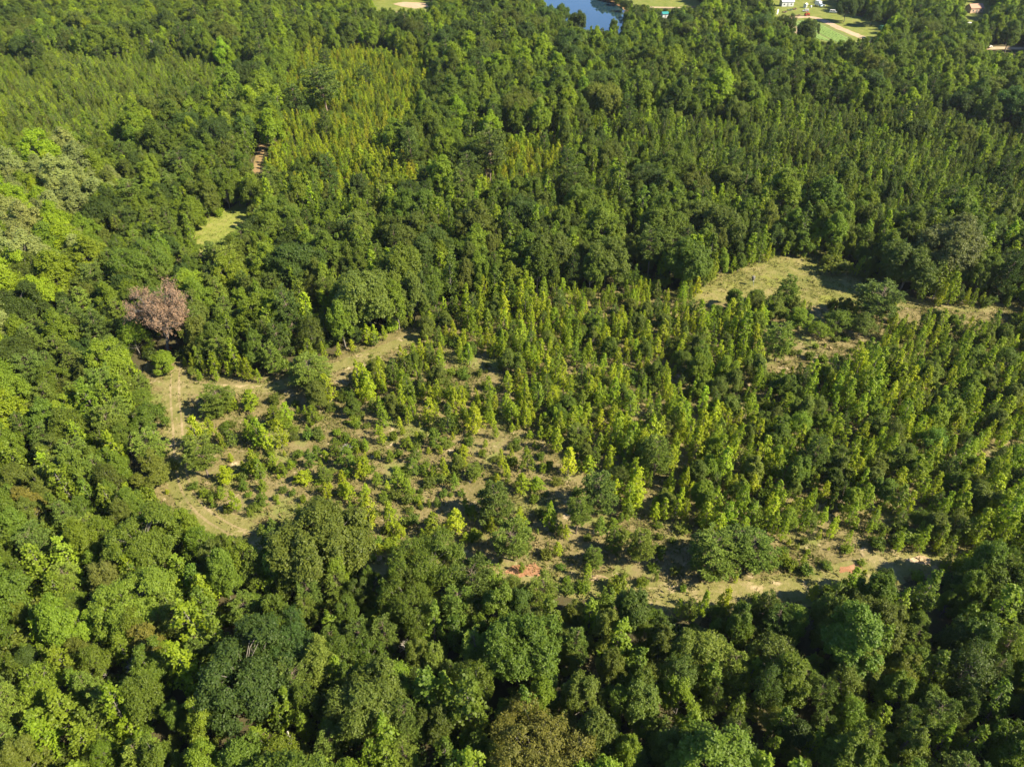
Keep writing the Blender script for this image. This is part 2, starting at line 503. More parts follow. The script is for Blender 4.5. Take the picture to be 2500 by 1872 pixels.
# ------------------------------------------------------------------ the lie of the land (outlines noted on the 2212 px wide view)
FIELD = [(310, 785), (400, 780), (450, 812), (590, 815), (715, 772), (895, 698), (960, 680), (1100, 645), (1400, 622), (1470, 630), (1545, 590), (1690, 536), (1780, 545),
         (1900, 605), (1960, 645), (2100, 655), (2330, 640), (2400, 1150), (2210, 1215), (2060, 1235), (1900, 1270), (1700, 1310), (1500, 1345), (1402, 1335), (1390, 1272), (1250, 1262), (1090, 1256), (860, 1228),
         (700, 1212), (560, 1178), (430, 1132), (325, 1085), (255, 1055), (285, 1030), (325, 1010), (312, 900)]
OPEN = [
    [(338, 812), (400, 806), (440, 832), (440, 850), (402, 872), (398, 930), (402, 1035), (410, 1045), (310, 1046), (350, 1062), (398, 1070), (372, 1000), (352, 900)],
    [(440, 838), (580, 840), (720, 793), (905, 717), (900, 730), (780, 783), (700, 806), (590, 848), (450, 847)],
    [(430, 860), (620, 850), (800, 880), (1000, 900), (1180, 930), (1250, 1010), (1240, 1060), (1340, 1120), (1500, 1150), (1660, 1130), (1740, 1130), (1990, 1190), (2040, 1205), (1960, 1225),
     (1800, 1250), (1700, 1265), (1600, 1285), (1520, 1300), (1410, 1312), (1405, 1250), (1260, 1250), (1150, 1245), (1095, 1235), (1000, 1190), (870, 1190), (800, 1212), (780, 1200), (790, 1140), (600, 1110), (550, 1145), (490, 1150), (430, 1100), (405, 1060), (400, 1000)],
    [(432, 495), (480, 470), (526, 444), (524, 480), (470, 508), (440, 529), (428, 528)],
    [(548, 385), (560, 385), (577, 310), (566, 310), (548, 350)],
    [(1495, 642), (1560, 605), (1690, 560), (1760, 565), (1865, 625), (1840, 645), (1770, 645), (1700, 630), (1620, 630), (1550, 652)],
    [(1655, 788), (1700, 765), (1735, 768), (1690, 800)],
    [(1945, 648), (2010, 648), (2015, 664), (1940, 662)],
    [(2010, 656), (2130, 663), (2220, 656), (2220, 665), (2130, 672), (2010, 665)],
    [(1700, 1252), (1850, 1224), (1960, 1202), (2070, 1195), (2080, 1212), (1960, 1228), (1850, 1246), (1720, 1280)],
]
POND = [(1090, -30), (1120, -52), (1190, -60), (1250, -50), (1275, -24), (1306, 0), (1352, 24), (1356, 60), (1340, 76), (1275, 76), (1240, 66), (1180, 45), (1120, 20)]
POND_VIEW = [(1130, -60), (1250, -52), (1275, -22), (1306, 2), (1348, 28), (1345, 68), (1318, 66), (1305, 52), (1262, 62), (1228, 42), (1205, 20), (1185, 14)]
LAWN = [(1650, 40), (1660, 4), (1700, -8), (1800, -6), (1830, 28), (1915, 52), (1935, 75), (1910, 92), (1850, 104), (1720, 108), (1675, 70)]
LAWN_VIEW = [(1672, 25), (1690, 0), (1790, 4), (1806, 30), (1860, 52), (1906, 66), (1900, 74), (1876, 82), (1800, 86), (1740, 80), (1700, 50), (1672, 36)]
LAWN_B = [(1345, -10), (1500, -12), (1520, 12), (1440, 18), (1350, 8)]
DIRT = [(770, 28), (795, 2), (900, -4), (950, 6), (960, 28), (900, 36), (800, 36)]
DIRT_VIEW = [(800, 16), (830, 4), (915, 6), (925, 16), (890, 22), (840, 20)]
ROAD_E = [(2110, 98), (2240, 98), (2240, 118), (2110, 112)]
ROAD_E_VIEW = [(2130, 102), (2240, 102), (2240, 112), (2140, 110)]
HOUSE_YARD = [(2075, 0), (2140, 0), (2150, 70), (2075, 66)]
HOUSE_VIEW = [(2084, 8), (2120, 8), (2118, 48), (2088, 46)]
OPEN.append([(396, 1050), (430, 1062), (470, 1085), (560, 1108), (585, 1118), (540, 1146), (490, 1146), (440, 1108), (402, 1086), (362, 1062)])
VIEWS = OPEN + [POND_VIEW, LAWN_VIEW, LAWN_B, DIRT_VIEW, ROAD_E_VIEW, HOUSE_VIEW, [(1428, 30), (1442, 30), (1442, 40), (1428, 40)], [(1895, 55), (1908, 55), (1908, 68), (1895, 68)], [(612, 1576), (626, 1576), (628, 1602), (612, 1602)]]
NOTREE = [FIELD, OPEN[3], OPEN[4], POND, LAWN, LAWN_B, DIRT, ROAD_E, HOUSE_YARD]

def ground_poly(name, poly, z, mat, step=None, jitter=0.0, seed=0):
    """an irregular-edged sheet lying on the ground"""
    rng = np.random.default_rng(seed)
    pts = [np.array(at(*p)) for p in poly]
    ring = []
    for i, p in enumerate(pts):
        q = pts[(i + 1) % len(pts)]
        n = max(2, int(np.linalg.norm(q - p) / (step or 4.0)))
        for k in range(n):
            ring.append(p + (q - p) * k / n + rng.normal(0, jitter, 2))
    import bmesh
    bm = bmesh.new()
    vs_ = [bm.verts.new((p[0], p[1], z)) for p in ring]
    es = [bm.edges.new((vs_[i], vs_[(i + 1) % len(vs_)])) for i in range(len(vs_))]
    bmesh.ops.triangle_fill(bm, use_beauty=True, use_dissolve=False, edges=es, normal=(0, 0, 1))
    bm.normal_update()
    for f in bm.faces:
        if f.normal.z < 0:
            f.normal_flip()
    me = bpy.data.meshes.new(name)
    bm.to_mesh(me); bm.free()
    me.materials.append(mat)
    return link(name, me, kind='structure')

def strip(name, pts, width, z, mat, view=True):
    P = [np.array(at(*p)) if view else np.array(p, float) for p in pts]
    Q = []
    for i in range(len(P) - 1):
        n = max(2, int(np.linalg.norm(P[i + 1] - P[i]) / 3))
        for k in range(n):
            Q.append(P[i] + (P[i + 1] - P[i]) * k / n)
    Q.append(P[-1])
    Q = np.array(Q)
    for _ in range(3):
        Q[1:-1] = (Q[:-2] + 2 * Q[1:-1] + Q[2:]) / 4
    rng = np.random.default_rng(len(Q))
    v, f = [], []
    for i in range(len(Q)):
        d = Q[min(i + 1, len(Q) - 1)] - Q[max(i - 1, 0)]
        d = d / np.linalg.norm(d)
        s = np.array([-d[1], d[0]]) * width / 2
        a, b = Q[i] + s * rng.uniform(0.85, 1.15), Q[i] - s * rng.uniform(0.85, 1.15)
        v += [(a[0], a[1], z), (b[0], b[1], z)]
        if i:
            j = 2 * i
            f.append((j - 2, j - 1, j + 1, j))
    o = link(name, mesh_from(name, v, f, mat), kind='structure')
    return o

def ground_material(name, stops, scale=0.35, extra=None, bump=0.5, fine=6.0):
    """mottled ground: two noises through a colour ramp, optional second colour in patches"""
    b = N(name)
    pos = b.n('NewGeometry').outputs['Position']
    big = b.noise(pos, scale * 0.25, 4, 0.6)
    mid = b.noise(pos, scale, 5, 0.65)
    fin = b.noise(pos, fine * 0.3, 4, 0.7)
    f = b.math('ADD', b.math('MULTIPLY', big, 0.35), b.math('ADD', b.math('MULTIPLY', mid, 0.35), b.math('MULTIPLY', fin, 0.30)))
    c = b.ramp(f, stops)
    if extra:
        for colr, sc, lo, hi in extra:
            g = b.noise(b.n('Mapping', {'Vector': pos, 'Location': (sc * 91, 37, 0)}).outputs[0], sc, 5, 0.62)
            c = b.mix(b.ramp(g, [(lo, 0.0), (hi, 1.0)]), c, colr)
    bm = b.n('Bump', {'Height': fin, 'Strength': bump, 'Distance': 0.35}).outputs[0]
    p = b.n('BsdfPrincipled', {'Base Color': c, 'Roughness': 0.95, 'Specular IOR Level': 0.1, 'Normal': bm})
    return b.done(p.outputs[0])

M_FLOOR = ground_material('forest_floor', [(0.3, (0.035, 0.035, 0.018)), (0.5, (0.07, 0.06, 0.03)), (0.7, (0.05, 0.07, 0.02))])
M_FIELD = ground_material('old_field_ground', [(0.36, (0.098, 0.094, 0.032)), (0.46, (0.138, 0.120, 0.048)), (0.54, (0.190, 0.155, 0.075)), (0.64, (0.112, 0.122, 0.036))],
                          extra=[((0.46, 0.36, 0.24), 0.30, 0.60, 0.70), ((0.15, 0.17, 0.045), 0.09, 0.54, 0.64)])
M_LANE = ground_material('mown_lane_grass', [(0.38, (0.120, 0.128, 0.034)), (0.5, (0.165, 0.155, 0.054)), (0.62, (0.235, 0.195, 0.098))], extra=[((0.36, 0.28, 0.17), 0.35, 0.58, 0.70)])
M_MEADOW = ground_material('meadow_grass', [(0.38, (0.110, 0.125, 0.030)), (0.5, (0.155, 0.152, 0.045)), (0.62, (0.23, 0.195, 0.085))], extra=[((0.18, 0.19, 0.04), 0.12, 0.56, 0.66)])
M_LAWN = ground_material('farm_grass', [(0.38, (0.095, 0.130, 0.024)), (0.5, (0.140, 0.165, 0.036)), (0.62, (0.20, 0.195, 0.062))])
M_DIRT = ground_material('pale_dirt', [(0.35, (0.27, 0.20, 0.13)), (0.5, (0.36, 0.27, 0.18)), (0.65, (0.42, 0.33, 0.23))])
M_CLAY = ground_material('red_clay', [(0.38, (0.17, 0.12, 0.055)), (0.47, (0.25, 0.125, 0.065)), (0.58, (0.32, 0.19, 0.11)), (0.68, (0.20, 0.16, 0.07))])
M_PALECLAY = ground_material('pale_clay', [(0.38, (0.21, 0.165, 0.085)), (0.48, (0.38, 0.28, 0.18)), (0.58, (0.46, 0.35, 0.24)), (0.68, (0.25, 0.20, 0.10))])

g = mesh_from('ground', [(-3000, -600, 0), (3000, -600, 0), (3000, 5000, 0), (-3000, 5000, 0)], [(0, 1, 2, 3)], M_FLOOR)
link('ground', g, kind='structure')
ground_poly('old_field', FIELD, 0.02, M_FIELD, 3, 0.8, 1)
ground_poly('meadow', [(1470, 642), (1545, 590), (1690, 536), (1780, 545), (1900, 605), (1970, 642), (2030, 655), (1870, 668), (1760, 662), (1690, 655), (1600, 650), (1540, 660)], 0.03, M_MEADOW, 2, 0.6, 2)
ground_poly('grassy_opening', [(415, 500), (430, 485), (530, 430), (545, 470), (500, 520), (440, 545), (418, 540)], 0.03, ground_material('opening_grass', [(0.38, (0.12, 0.155, 0.028)), (0.5, (0.175, 0.20, 0.040)), (0.62, (0.24, 0.225, 0.075))]), 2, 0.5, 3)
strip('mown_lane', [(380, 790), (376, 850), (384, 920), (388, 1000), (396, 1060), (430, 1105), (490, 1145), (570, 1172), (680, 1200), (800, 1220), (950, 1232), (1110, 1243), (1280, 1264), (1430, 1295), (1580, 1290), (1730, 1262), (1860, 1235), (1990, 1212), (2140, 1190)], 5.5, 0.034, M_LANE)
strip('mown_lane', [(380, 838), (480, 843), (580, 843), (660, 815), (740, 788), (830, 755), (930, 715)], 3.8, 0.042, M_LANE)
strip('mown_lane', [(1860, 652), (1960, 656), (2060, 669), (2140, 667), (2260, 658)], 3.2, 0.05, M_LANE)
strip('dirt_trail', [(538, 430), (550, 385), (556, 350), (570, 310), (584, 270)], 2.8, 0.03, ground_material('trail_dirt', [(0.38, (0.13, 0.13, 0.04)), (0.48, (0.21, 0.145, 0.07)), (0.60, (0.27, 0.19, 0.10)), (0.68, (0.16, 0.16, 0.05))]))
ground_poly('clay_patch', [(1095, 1228), (1120, 1219), (1165, 1222), (1180, 1235), (1140, 1246), (1105, 1244)], 0.046, M_CLAY, 1, 0.45, 5)
ground_poly('clay_patch', [(1958, 1212), (1985, 1205), (2010, 1210), (2000, 1220), (1970, 1222)], 0.046, M_PALECLAY, 1, 0.45, 6)
ground_poly('clay_patch', [(1815, 1225), (1840, 1217), (1862, 1225), (1842, 1237), (1820, 1236)], 0.046, M_CLAY, 1, 0.3, 7)
ground_poly('clay_patch', [(785, 1200), (815, 1195), (830, 1206), (800, 1216)], 0.046, M_PALECLAY, 1, 0.3, 8)
ground_poly('clay_patch', [(1262, 1246), (1290, 1240), (1318, 1248), (1300, 1256), (1270, 1256)], 0.046, M_PALECLAY, 1, 0.3, 9)
ground_poly('farmyard_grass', LAWN, 0.02, M_LAWN, 6, 1.0, 10)
ground_poly('roadside_grass', LAWN_B, 0.02, M_LAWN, 6, 1.0, 11)
ground_poly('far_field_grass', DIRT, 0.02, M_LAWN, 6, 1.0, 12)
ground_poly('bare_dirt_field', [(845, 8), (870, 5), (918, 7), (925, 15), (892, 19), (860, 15)], 0.04, M_DIRT, 5, 0.8, 13)
ground_poly('yard_grass', HOUSE_YARD, 0.02, M_LAWN, 5, 0.8, 14)
strip('dirt_road', [(1660, 52), (1690, 48), (1720, 62), (1725, 80), (1745, 92)], 5.0, 0.03, M_DIRT)
strip('dirt_road', [(1700, 40), (1745, 36), (1768, 40), (1815, 62), (1881, 89), (1930, 108)], 6.0, 0.036, M_DIRT)
strip('dirt_road', [(1350, 16), (1460, 17), (1560, 22)], 4.5, 0.036, M_DIRT)
strip('dirt_road', [(2100, 106), (2160, 104), (2260, 106)], 6.0, 0.036, M_DIRT)
strip('dirt_road', [(820, 26), (880, 29), (940, 33)], 5.0, 0.036, M_DIRT)

def crop_material():
    b = N('row_crop')
    pos = b.n('NewGeometry').outputs['Position']
    f = b.noise(pos, 0.5, 4)
    c = b.mix(f, (0.13, 0.215, 0.038), (0.18, 0.27, 0.050))
    p = b.n('BsdfPrincipled', {'Base Color': c, 'Roughness': 0.9})
    return b.done(p.outputs[0])
CROP = [(1716, 47), (1746, 43), (1780, 52), (1836, 80), (1826, 94), (1790, 91), (1730, 76)]
M_CROP = crop_material()
ground_poly('crop_field', CROP, 0.034, ground_material('tilled_soil', [(0.35, (0.10, 0.13, 0.04)), (0.5, (0.13, 0.16, 0.05)), (0.65, (0.17, 0.17, 0.07))]), 4, 0.4, 15)

# ------------------------------------------------------------------ the pond
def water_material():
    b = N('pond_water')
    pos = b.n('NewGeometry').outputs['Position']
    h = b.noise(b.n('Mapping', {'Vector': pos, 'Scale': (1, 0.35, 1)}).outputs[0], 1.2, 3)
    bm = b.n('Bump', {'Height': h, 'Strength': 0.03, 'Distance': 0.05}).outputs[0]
    p = b.n('BsdfPrincipled', {'Base Color': (0.010, 0.030, 0.048, 1), 'Roughness': 0.02, 'IOR': 1.33, 'Specular IOR Level': 0.5, 'Normal': bm})  # base colour tinted blue to stand in for part of the reflected sky
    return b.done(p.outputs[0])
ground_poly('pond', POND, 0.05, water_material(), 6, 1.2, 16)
ground_poly('pond_bank', [(1075, -30), (1110, -58), (1190, -68), (1262, -58), (1288, -28), (1318, -5), (1362, 20), (1368, 62), (1345, 84), (1270, 84), (1230, 72), (1170, 50), (1105, 24)], 0.03,
            ground_material('muddy_bank', [(0.35, (0.16, 0.09, 0.04)), (0.5, (0.24, 0.13, 0.06)), (0.65, (0.20, 0.16, 0.06))]), 5, 1.0, 17)

# ------------------------------------------------------------------ where every tree stands
rng = np.random.default_rng(7)
TREES = []      # dicts: kind, shape, x, y, rot, sx (width scale), sz (height scale), tint name, tint rgb, hero

def vary(name, r, amt=0.13):
    c = np.array(T[name])
    k = math.exp(r.normal(0, amt))
    hue = r.normal(0, 0.045)
    return tuple(float(v) for v in np.clip(c * k * np.array([1 + hue, 1.0, 1 - hue * 0.6]), 0.005, 0.6))

def plant(kind, x, y, h, r, tint, hero=False, label=None, shape=None):
    S = SHAPES[kind]
    i = int(rng.integers(len(S))) if shape is None else shape
    _, H, RC = S[i]
    TREES.append(dict(kind=kind, shape=i, x=float(x), y=float(y), rot=float(rng.random() * 6.283), tip=tuple(float(v) for v in rng.normal(0, 0.045, 2)), sx=r / RC, sz=h / H, h=h, r=r, tn=tint, tint=vary(tint, rng), hero=hero, label=label))

def plant_view(kind, px, py, wpx, ratio, tint, label=None, zc=0.55, shape=None):
    """a tree picked out in the photo: centre of its crown, crown width in view pixels, height / width"""
    h = 10.0
    for _ in range(4):
        x, y = at(px, py, h * zc)
        d = float(project(x, y, h * zc)[2])
        w = wpx * K * d / FPX
        h = w * ratio
    plant(kind, x, y, h, w / 2, tint, True, label, shape)

# trees one can name in the photo
plant_view('brown', 342, 692, 130, 1.1, 'brown', 'large withered tree with brown leaves standing among green trees', 0.62)
for a in [
    ('oak', 695, 1168, 185, 1.0, 'olive', 'large olive-green oak with lumpy crown below the sparse field'),
    ('oak', 935, 1225, 140, 1.15, 'green', 'dense green oak in front of the lane between the two clay patches'),
    ('oak', 525, 1478, 190, 1.1, 'blue', 'largest rounded dark green oak near the bottom edge'),
    ('oak', 615, 1392, 125, 1.1, 'blue', 'dark green oak touching the upper side of the largest rounded oak'),
    ('oak', 795, 1530, 165, 1.15, 'olive', 'olive oak with knobbly crown beside the black gap near the bottom edge'),
    ('oak', 1160, 1625, 190, 0.95, 'tawny', 'tawny-olive oak cut by the bottom edge at its middle'),
    ('oak', 2165, 1285, 135, 1.0, 'green', 'large rounded green oak by the lane at the right edge'),
    ('oak', 1482, 566, 100, 1.05, 'green', 'rounded green oak standing at the corner of the meadow'),
    ('oak', 2045, 545, 140, 1.05, 'grey', 'large grey-brown oak behind the meadow'),
    ('oak', 795, 640, 135, 1.05, 'olive', 'large olive-green oak above the narrow lane in the middle'),
    ('oak', 1145, 470, 75, 1.2, 'blue', 'blue-green rounded oak alone among lighter trees'),
    ('pine', 1070, 1078, 100, 1.25, 'piney', 'deep green pine behind the single yellow sapling in the sparse field'),
    ('pine', 1298, 1060, 86, 1.4, 'piney', 'broad dark pine at the edge of the sapling thicket'),
    ('pine', 1113, 1172, 92, 1.2, 'needle', 'bushy pine just above the red clay patch'),
    ('pine', 1548, 1198, 130, 0.95, 'needle', 'wide low pine beside the lane, bushiest of the pair'),
    ('pine', 1590, 1172, 100, 1.1, 'piney', 'darker pine tucked behind the wide low pine'),
    ('pine', 1632, 1190, 104, 1.0, 'needle', 'pine with soft crown pressed against the wide low pine'),
    ('pine', 1386, 1180, 68, 1.5, 'needle', 'slim feathery pine standing in front of the lane bend'),
    ('pine', 1327, 1165, 50, 1.6, 'needle', 'narrow pine beside the slim feathery pine'),
    ('pine', 1420, 985, 76, 1.5, 'needle', 'pine with a bare lower trunk rising from the sapling thicket'),
    ('pine', 1765, 985, 76, 1.5, 'piney', 'dark pine standing alone inside the dense sapling thicket'),
    ('pine', 470, 868, 76, 0.95, 'needle', 'rounded bushy pine beside the lane fork'),
    ('pine', 435, 990, 82, 1.35, 'needle', 'light green pine casting its shadow across the lane'),
    ('pine', 1685, 738, 78, 1.2, 'needle', 'soft rounded pine standing alone on the bare ground'),
    ('pine', 1890, 655, 104, 0.95, 'piney', 'spreading dark pine in front of the meadow'),
    ('pine', 1700, 625, 62, 1.3, 'green', 'upright green tree in front of the meadow'),
    ('pine', 890, 330, 62, 1.8, 'piney', 'tall grey-green pine rising from the yellow stand'),
    ('pine', 1058, 335, 76, 1.6, 'piney', 'tallest broad pine beside the far yellow saplings'),
    ('pine', 1010, 370, 60, 1.6, 'piney', 'tall pine in front of the tallest broad pine'),
    ('pine', 700, 195, 84, 1.2, 'piney', 'broad dark pine inside the far yellow stand'),
    ('pine', 640, 220, 60, 1.3, 'piney', 'dark pine at the side of the far yellow stand'),
    ('pine', 790, 165, 42, 1.3, 'piney', 'small dark pine in the middle of the far yellow stand'),
    ('shrub', 1800, 570, 55, 0.7, 'olive', 'low rounded shrub at the back edge of the meadow'),
    ('oak', 1700, 55, 36, 1.3, 'dark', 'dark rounded oak at the near corner of the crop field'),
    ('oak', 1740, 72, 44, 1.35, 'dark', 'dark oak overlapping the striped crop field'),
    ('oak', 1755, 120, 50, 1.2, 'green', 'mid-green tree just below the striped crop field'),
    ('oak', 1660, 62, 40, 1.2, 'green', 'mid-green oak at the near corner of the farmyard'),
    ('oak', 1700, 96, 42, 1.2, 'green', 'mid-green oak below the dark rounded oak by the crop field'),
    ('oak', 1830, 18, 46, 1.1, 'dark', 'dark oak behind the parked white van'),
    ('oak', 1885, 34, 36, 1.1, 'dark', 'dark oak beyond the dirt road past the farmyard'),
    ('oak', 1352, 12, 24, 1.0, 'dark', 'dark oak on the far bank of the pond'),
    ('oak', 1212, 34, 36, 1.2, 'dark', 'rounded dark oak standing against the pond water'),
    ('oak', 1245, 50, 40, 1.2, 'dark', 'second dark oak standing against the pond water'),
    ('poplar', 1325, 62, 22, 1.8, 'green', 'slim tree standing in front of the blue pond water'),
    ('oak', 1550, 70, 52, 1.15, 'olive', 'yellowish rounded oak near the top edge, left of the crop field'),
    ('maple', 1589, 647, 46, 1.1, 'green', 'dark rounded tree in front of the meadow below the feeder'),
    ('maple', 1632, 640, 38, 1.1, 'green', 'small tree beside the dark rounded tree in front of the meadow'),
    ('gum', 1646, 683, 36, 1.3, 'lime', 'lime sapling behind the pine on bare ground'),
    ('maple', 1730, 688, 48, 1.1, 'bright', 'bright green bushy tree between the meadow and the bare ground'),
    ('maple', 1772, 711, 44, 1.0, 'bright', 'bright green bush right of the bare ground pine'),
    ('maple', 1810, 692, 58, 1.0, 'green', 'green bush in front of the spreading dark pine'),
    ('maple', 1862, 700, 58, 1.0, 'olive', 'olive bush just below the spreading dark pine'),
    ('pine', 668, 800, 98, 0.85, 'needle', 'wide feathery pine overhanging the narrow lane'),
    ('maple', 300, 862, 52, 1.1, 'green', 'green tree at the side of the lane below its upper end'),
    ('pine', 306, 828, 44, 1.2, 'needle', 'small pine at the upper end of the lane'),
    ('maple', 352, 778, 50, 1.0, 'bright', 'bright green tree directly in front of the withered brown tree'),
    ('maple', 318, 905, 62, 1.4, 'green', 'green tree at the edge of the lane above the pair beside it'),
    ('pine', 322, 962, 74, 1.3, 'needle', 'bushy pine leaning over the lane edge opposite the shadow-casting pine'),
    ('maple', 326, 1012, 70, 1.2, 'olive', 'olive tree at the lane edge just above its lower bend'),
    ('gum', 361, 752, 16, 1.2, 'red', 'small red-leaved sapling at the foot of the withered brown tree'),
    ('gum', 797, 38, 16, 1.6, 'amber', 'small amber tree near the top edge below the bare dirt field'),
    ('poplar', 645, 70, 30, 1.4, 'amber', None),
]:
    kind, px, py, w, ra, ti, lb = a
    plant_view(kind, px, py, w, ra, ti, lb)
for px, py, w, ra, lb in ((300, 1432, 74, 1.1, 'bare dead tree with pale branches near the bottom-left corner'), (880, 1395, 46, 1.2, 'bare twiggy dead tree behind the knobbly olive oak'),
                          (30, 860, 60, 1.2, 'bare pale dead tree at the left edge'), (372, 1330, 52, 1.1, 'small bare dead tree above the pale dead tree'),
                          (1370, 1378, 34, 1.5, 'thin bare dead tree among the dark trees at the bottom'), (1305, 330, 22, 2.0, 'bare dead snag standing in the middle wood'),
                          (330, 95, 22, 2.6, 'tall dead snag with bare trunk near the top-left corner'), (1600, 385, 18, 2.2, 'thin dead snag right of the middle wood'), (749, 966, 34, 0.9, 'small bare pale dead sapling in the sparse field')):
    plant_view('dead', px, py, w, ra, 'grey', lb)

# saplings of the sparse field, one by one: x, y of the foot, height, width in photo pixels of two enlarged views, tint
A = '''1290 290 150 170 p;1370 270 130 90 g;1425 245 95 50 y;1520 240 140 110 l;1200 500 230 120 y;1270 400 120 70 y;1350 500 120 40 y;1390 470 170 100 g;1500 420 130 80 l;1560 470 190 110 l
1620 490 170 90 y;1700 480 190 100 y;1660 350 150 120 g;1730 320 130 90 l;1880 330 120 100 g;1850 420 70 60 s;1910 415 60 70 s;1540 640 180 90 y;1640 580 90 70 l;1465 600 55 35 y;1370 680 120 110 y
1570 660 140 90 g;1700 630 80 80 g;1750 600 60 50 l;1830 690 95 100 y;1960 680 110 110 p;1870 590 120 70 g;1910 540 90 80 g;2020 520 110 90 g;2140 490 80 70 g;2100 600 150 130 g;2170 660 110 80 y
1470 725 75 60 g;1330 780 90 60 g;1235 765 60 50 s;1435 860 150 70 l;1580 735 80 70 g;1570 825 90 90 g;1760 760 45 40 s;1985 720 40 25 y;2060 690 60 50 y;910 770 40 30 y;1010 750 35 30 y
1700 740 40 50 s;1660 790 40 40 s;1280 780 50 60 s;1500 770 40 40 s;1820 800 50 40 s;1390 560 60 40 y;1240 470 60 50 l;2060 760 90 70 y;1800 530 50 60 s;2080 440 60 50 s;1760 430 60 60 s;2140 350 50 60 s'''
B = '''340 350 130 90 g;485 340 110 45 y;600 330 160 100 y;880 385 170 120 y;720 390 180 110 g;650 470 130 110 g;325 455 110 60 y;455 395 55 40 y;395 430 60 50 s;490 480 80 80 g;545 450 80 40 y;605 510 45 35 y
680 510 55 40 y;815 525 80 90 y;1010 420 100 45 y;960 320 70 60 l;1160 335 60 60 s;1225 320 70 60 y;1100 310 130 110 l;970 300 110 90 g;1370 500 160 90 l;1275 420 80 60 l;1215 415 50 50 l;1490 460 150 150 p
1440 640 170 100 y;1205 610 150 95 g;1045 610 130 55 y;1075 650 80 50 y;1160 740 130 100 l;1260 720 90 90 l;1290 620 60 60 g;705 655 130 60 y;640 650 80 70 g;780 610 110 100 p;880 660 110 110 p;760 730 110 50 g
530 560 100 80 g;520 640 120 90 g;420 690 110 90 g;375 560 80 70 g;480 740 90 70 g;545 800 50 60 s;665 830 70 50 g;235 640 130 100 y;90 660 60 50 y;20 720 45 30 y;240 760 80 50 y;130 780 120 90 y;260 960 220 100 y
390 990 190 100 y;955 890 200 80 y;830 840 95 35 l;875 920 100 55 g;990 990 100 55 y;770 990 170 110 y;640 1010 150 110 g;1150 970 120 110 y;1335 950 170 100 l;1490 990 220 150 p;1840 790 200 120 y;1390 1000 90 50 y
1430 1020 100 50 y;1380 1120 90 60 l;1600 1190 130 120 p;1630 1000 120 80 g;1710 960 80 80 g;1800 900 110 90 g;300 540 60 50 s;190 480 60 60 s;110 440 70 60 g;160 340 60 60 s;850 300 60 60 g;560 430 60 60 g
430 520 40 50 s;590 600 50 60 s;930 520 40 50 s;1100 480 40 50 s;700 760 40 50 s;350 800 40 60 s;500 860 40 50 s;880 1020 60 90 s;1290 880 60 70 s;1240 800 50 60 s;300 1060 60 70 s;380 1080 70 110 s;1080 560 40 40 s
1330 600 50 50 s;1560 620 110 90 l;1600 560 100 80 g;1690 560 110 70 y;1650 500 90 60 y;1300 340 80 60 l;1330 420 90 60 l;1400 380 110 80 l;1500 330 120 80 l;1560 300 110 70 y'''
for txt, ox in ((A, 0), (B, 800)):
    for row in txt.replace('\n', ';').split(';'):
        x, y, hp, wp, t = row.split()
        px, py = (ox + float(x) / 2.458) / K, (900 + float(y) / 2.458) / K
        gx, gy = at(px, py)
        d = float(project(gx, gy, 0)[2]); dist = math.sqrt(gx * gx + gy * gy + CAM_H ** 2)
        sd, cd = CAM_H / dist, math.hypot(gx, gy) / dist
        w = float(wp) / 2.458 * d / FPX
        h = max(1.0, (float(hp) / 2.458 * d / FPX - 0.3 * w * sd) / cd)
        if t == 'p':
            plant('pine', gx, gy, h, w / 2, 'needle', True)
        elif t == 's':
            plant('shrub', gx, gy, max(0.9, h), w / 2, str(rng.choice(['green', 'olive', 'bright'])), True)
        else:
            plant('gum', gx, gy, h, w / 2, {'y': 'yellow', 'l': 'lime', 'g': 'bright' if rng.random() < 0.6 else 'green'}[t], True)

class Hash:
    def __init__(self, cell=6.0):
        self.c, self.d = cell, {}
    def add(self, x, y, r):
        self.d.setdefault((int(x // self.c), int(y // self.c)), []).append((x, y, r))
    def free(self, x, y, r, k):
        i, j = int(x // self.c), int(y // self.c)
        for a in (i - 1, i, i + 1):
            for b in (j - 1, j, j + 1):
                for (u, v, s) in self.d.get((a, b), ()):
                    if (u - x) ** 2 + (v - y) ** 2 < (k * (r + s)) ** 2:
                        return False
        return True
taken = Hash(8.0)
for t in TREES:
    taken.add(t['x'], t['y'], t['r'])

def candidates(space, y0=22.0, y1=860.0, jit=0.42):
    ys = np.arange(y0, y1, space * 0.87)
    X, Y = [], []
    for i, yv in enumerate(ys):
        half = 1250 / FPX * (yv * _c + CAM_H * _s) + 25 + 0.03 * yv
        xs = np.arange(-half, half + 14, space) + (i % 2) * space / 2
        X.append(xs); Y.append(np.full(len(xs), yv))
    X, Y = np.concatenate(X), np.concatenate(Y)
    return X + rng.uniform(-jit, jit, len(X)) * space, Y + rng.uniform(-jit, jit, len(Y)) * space

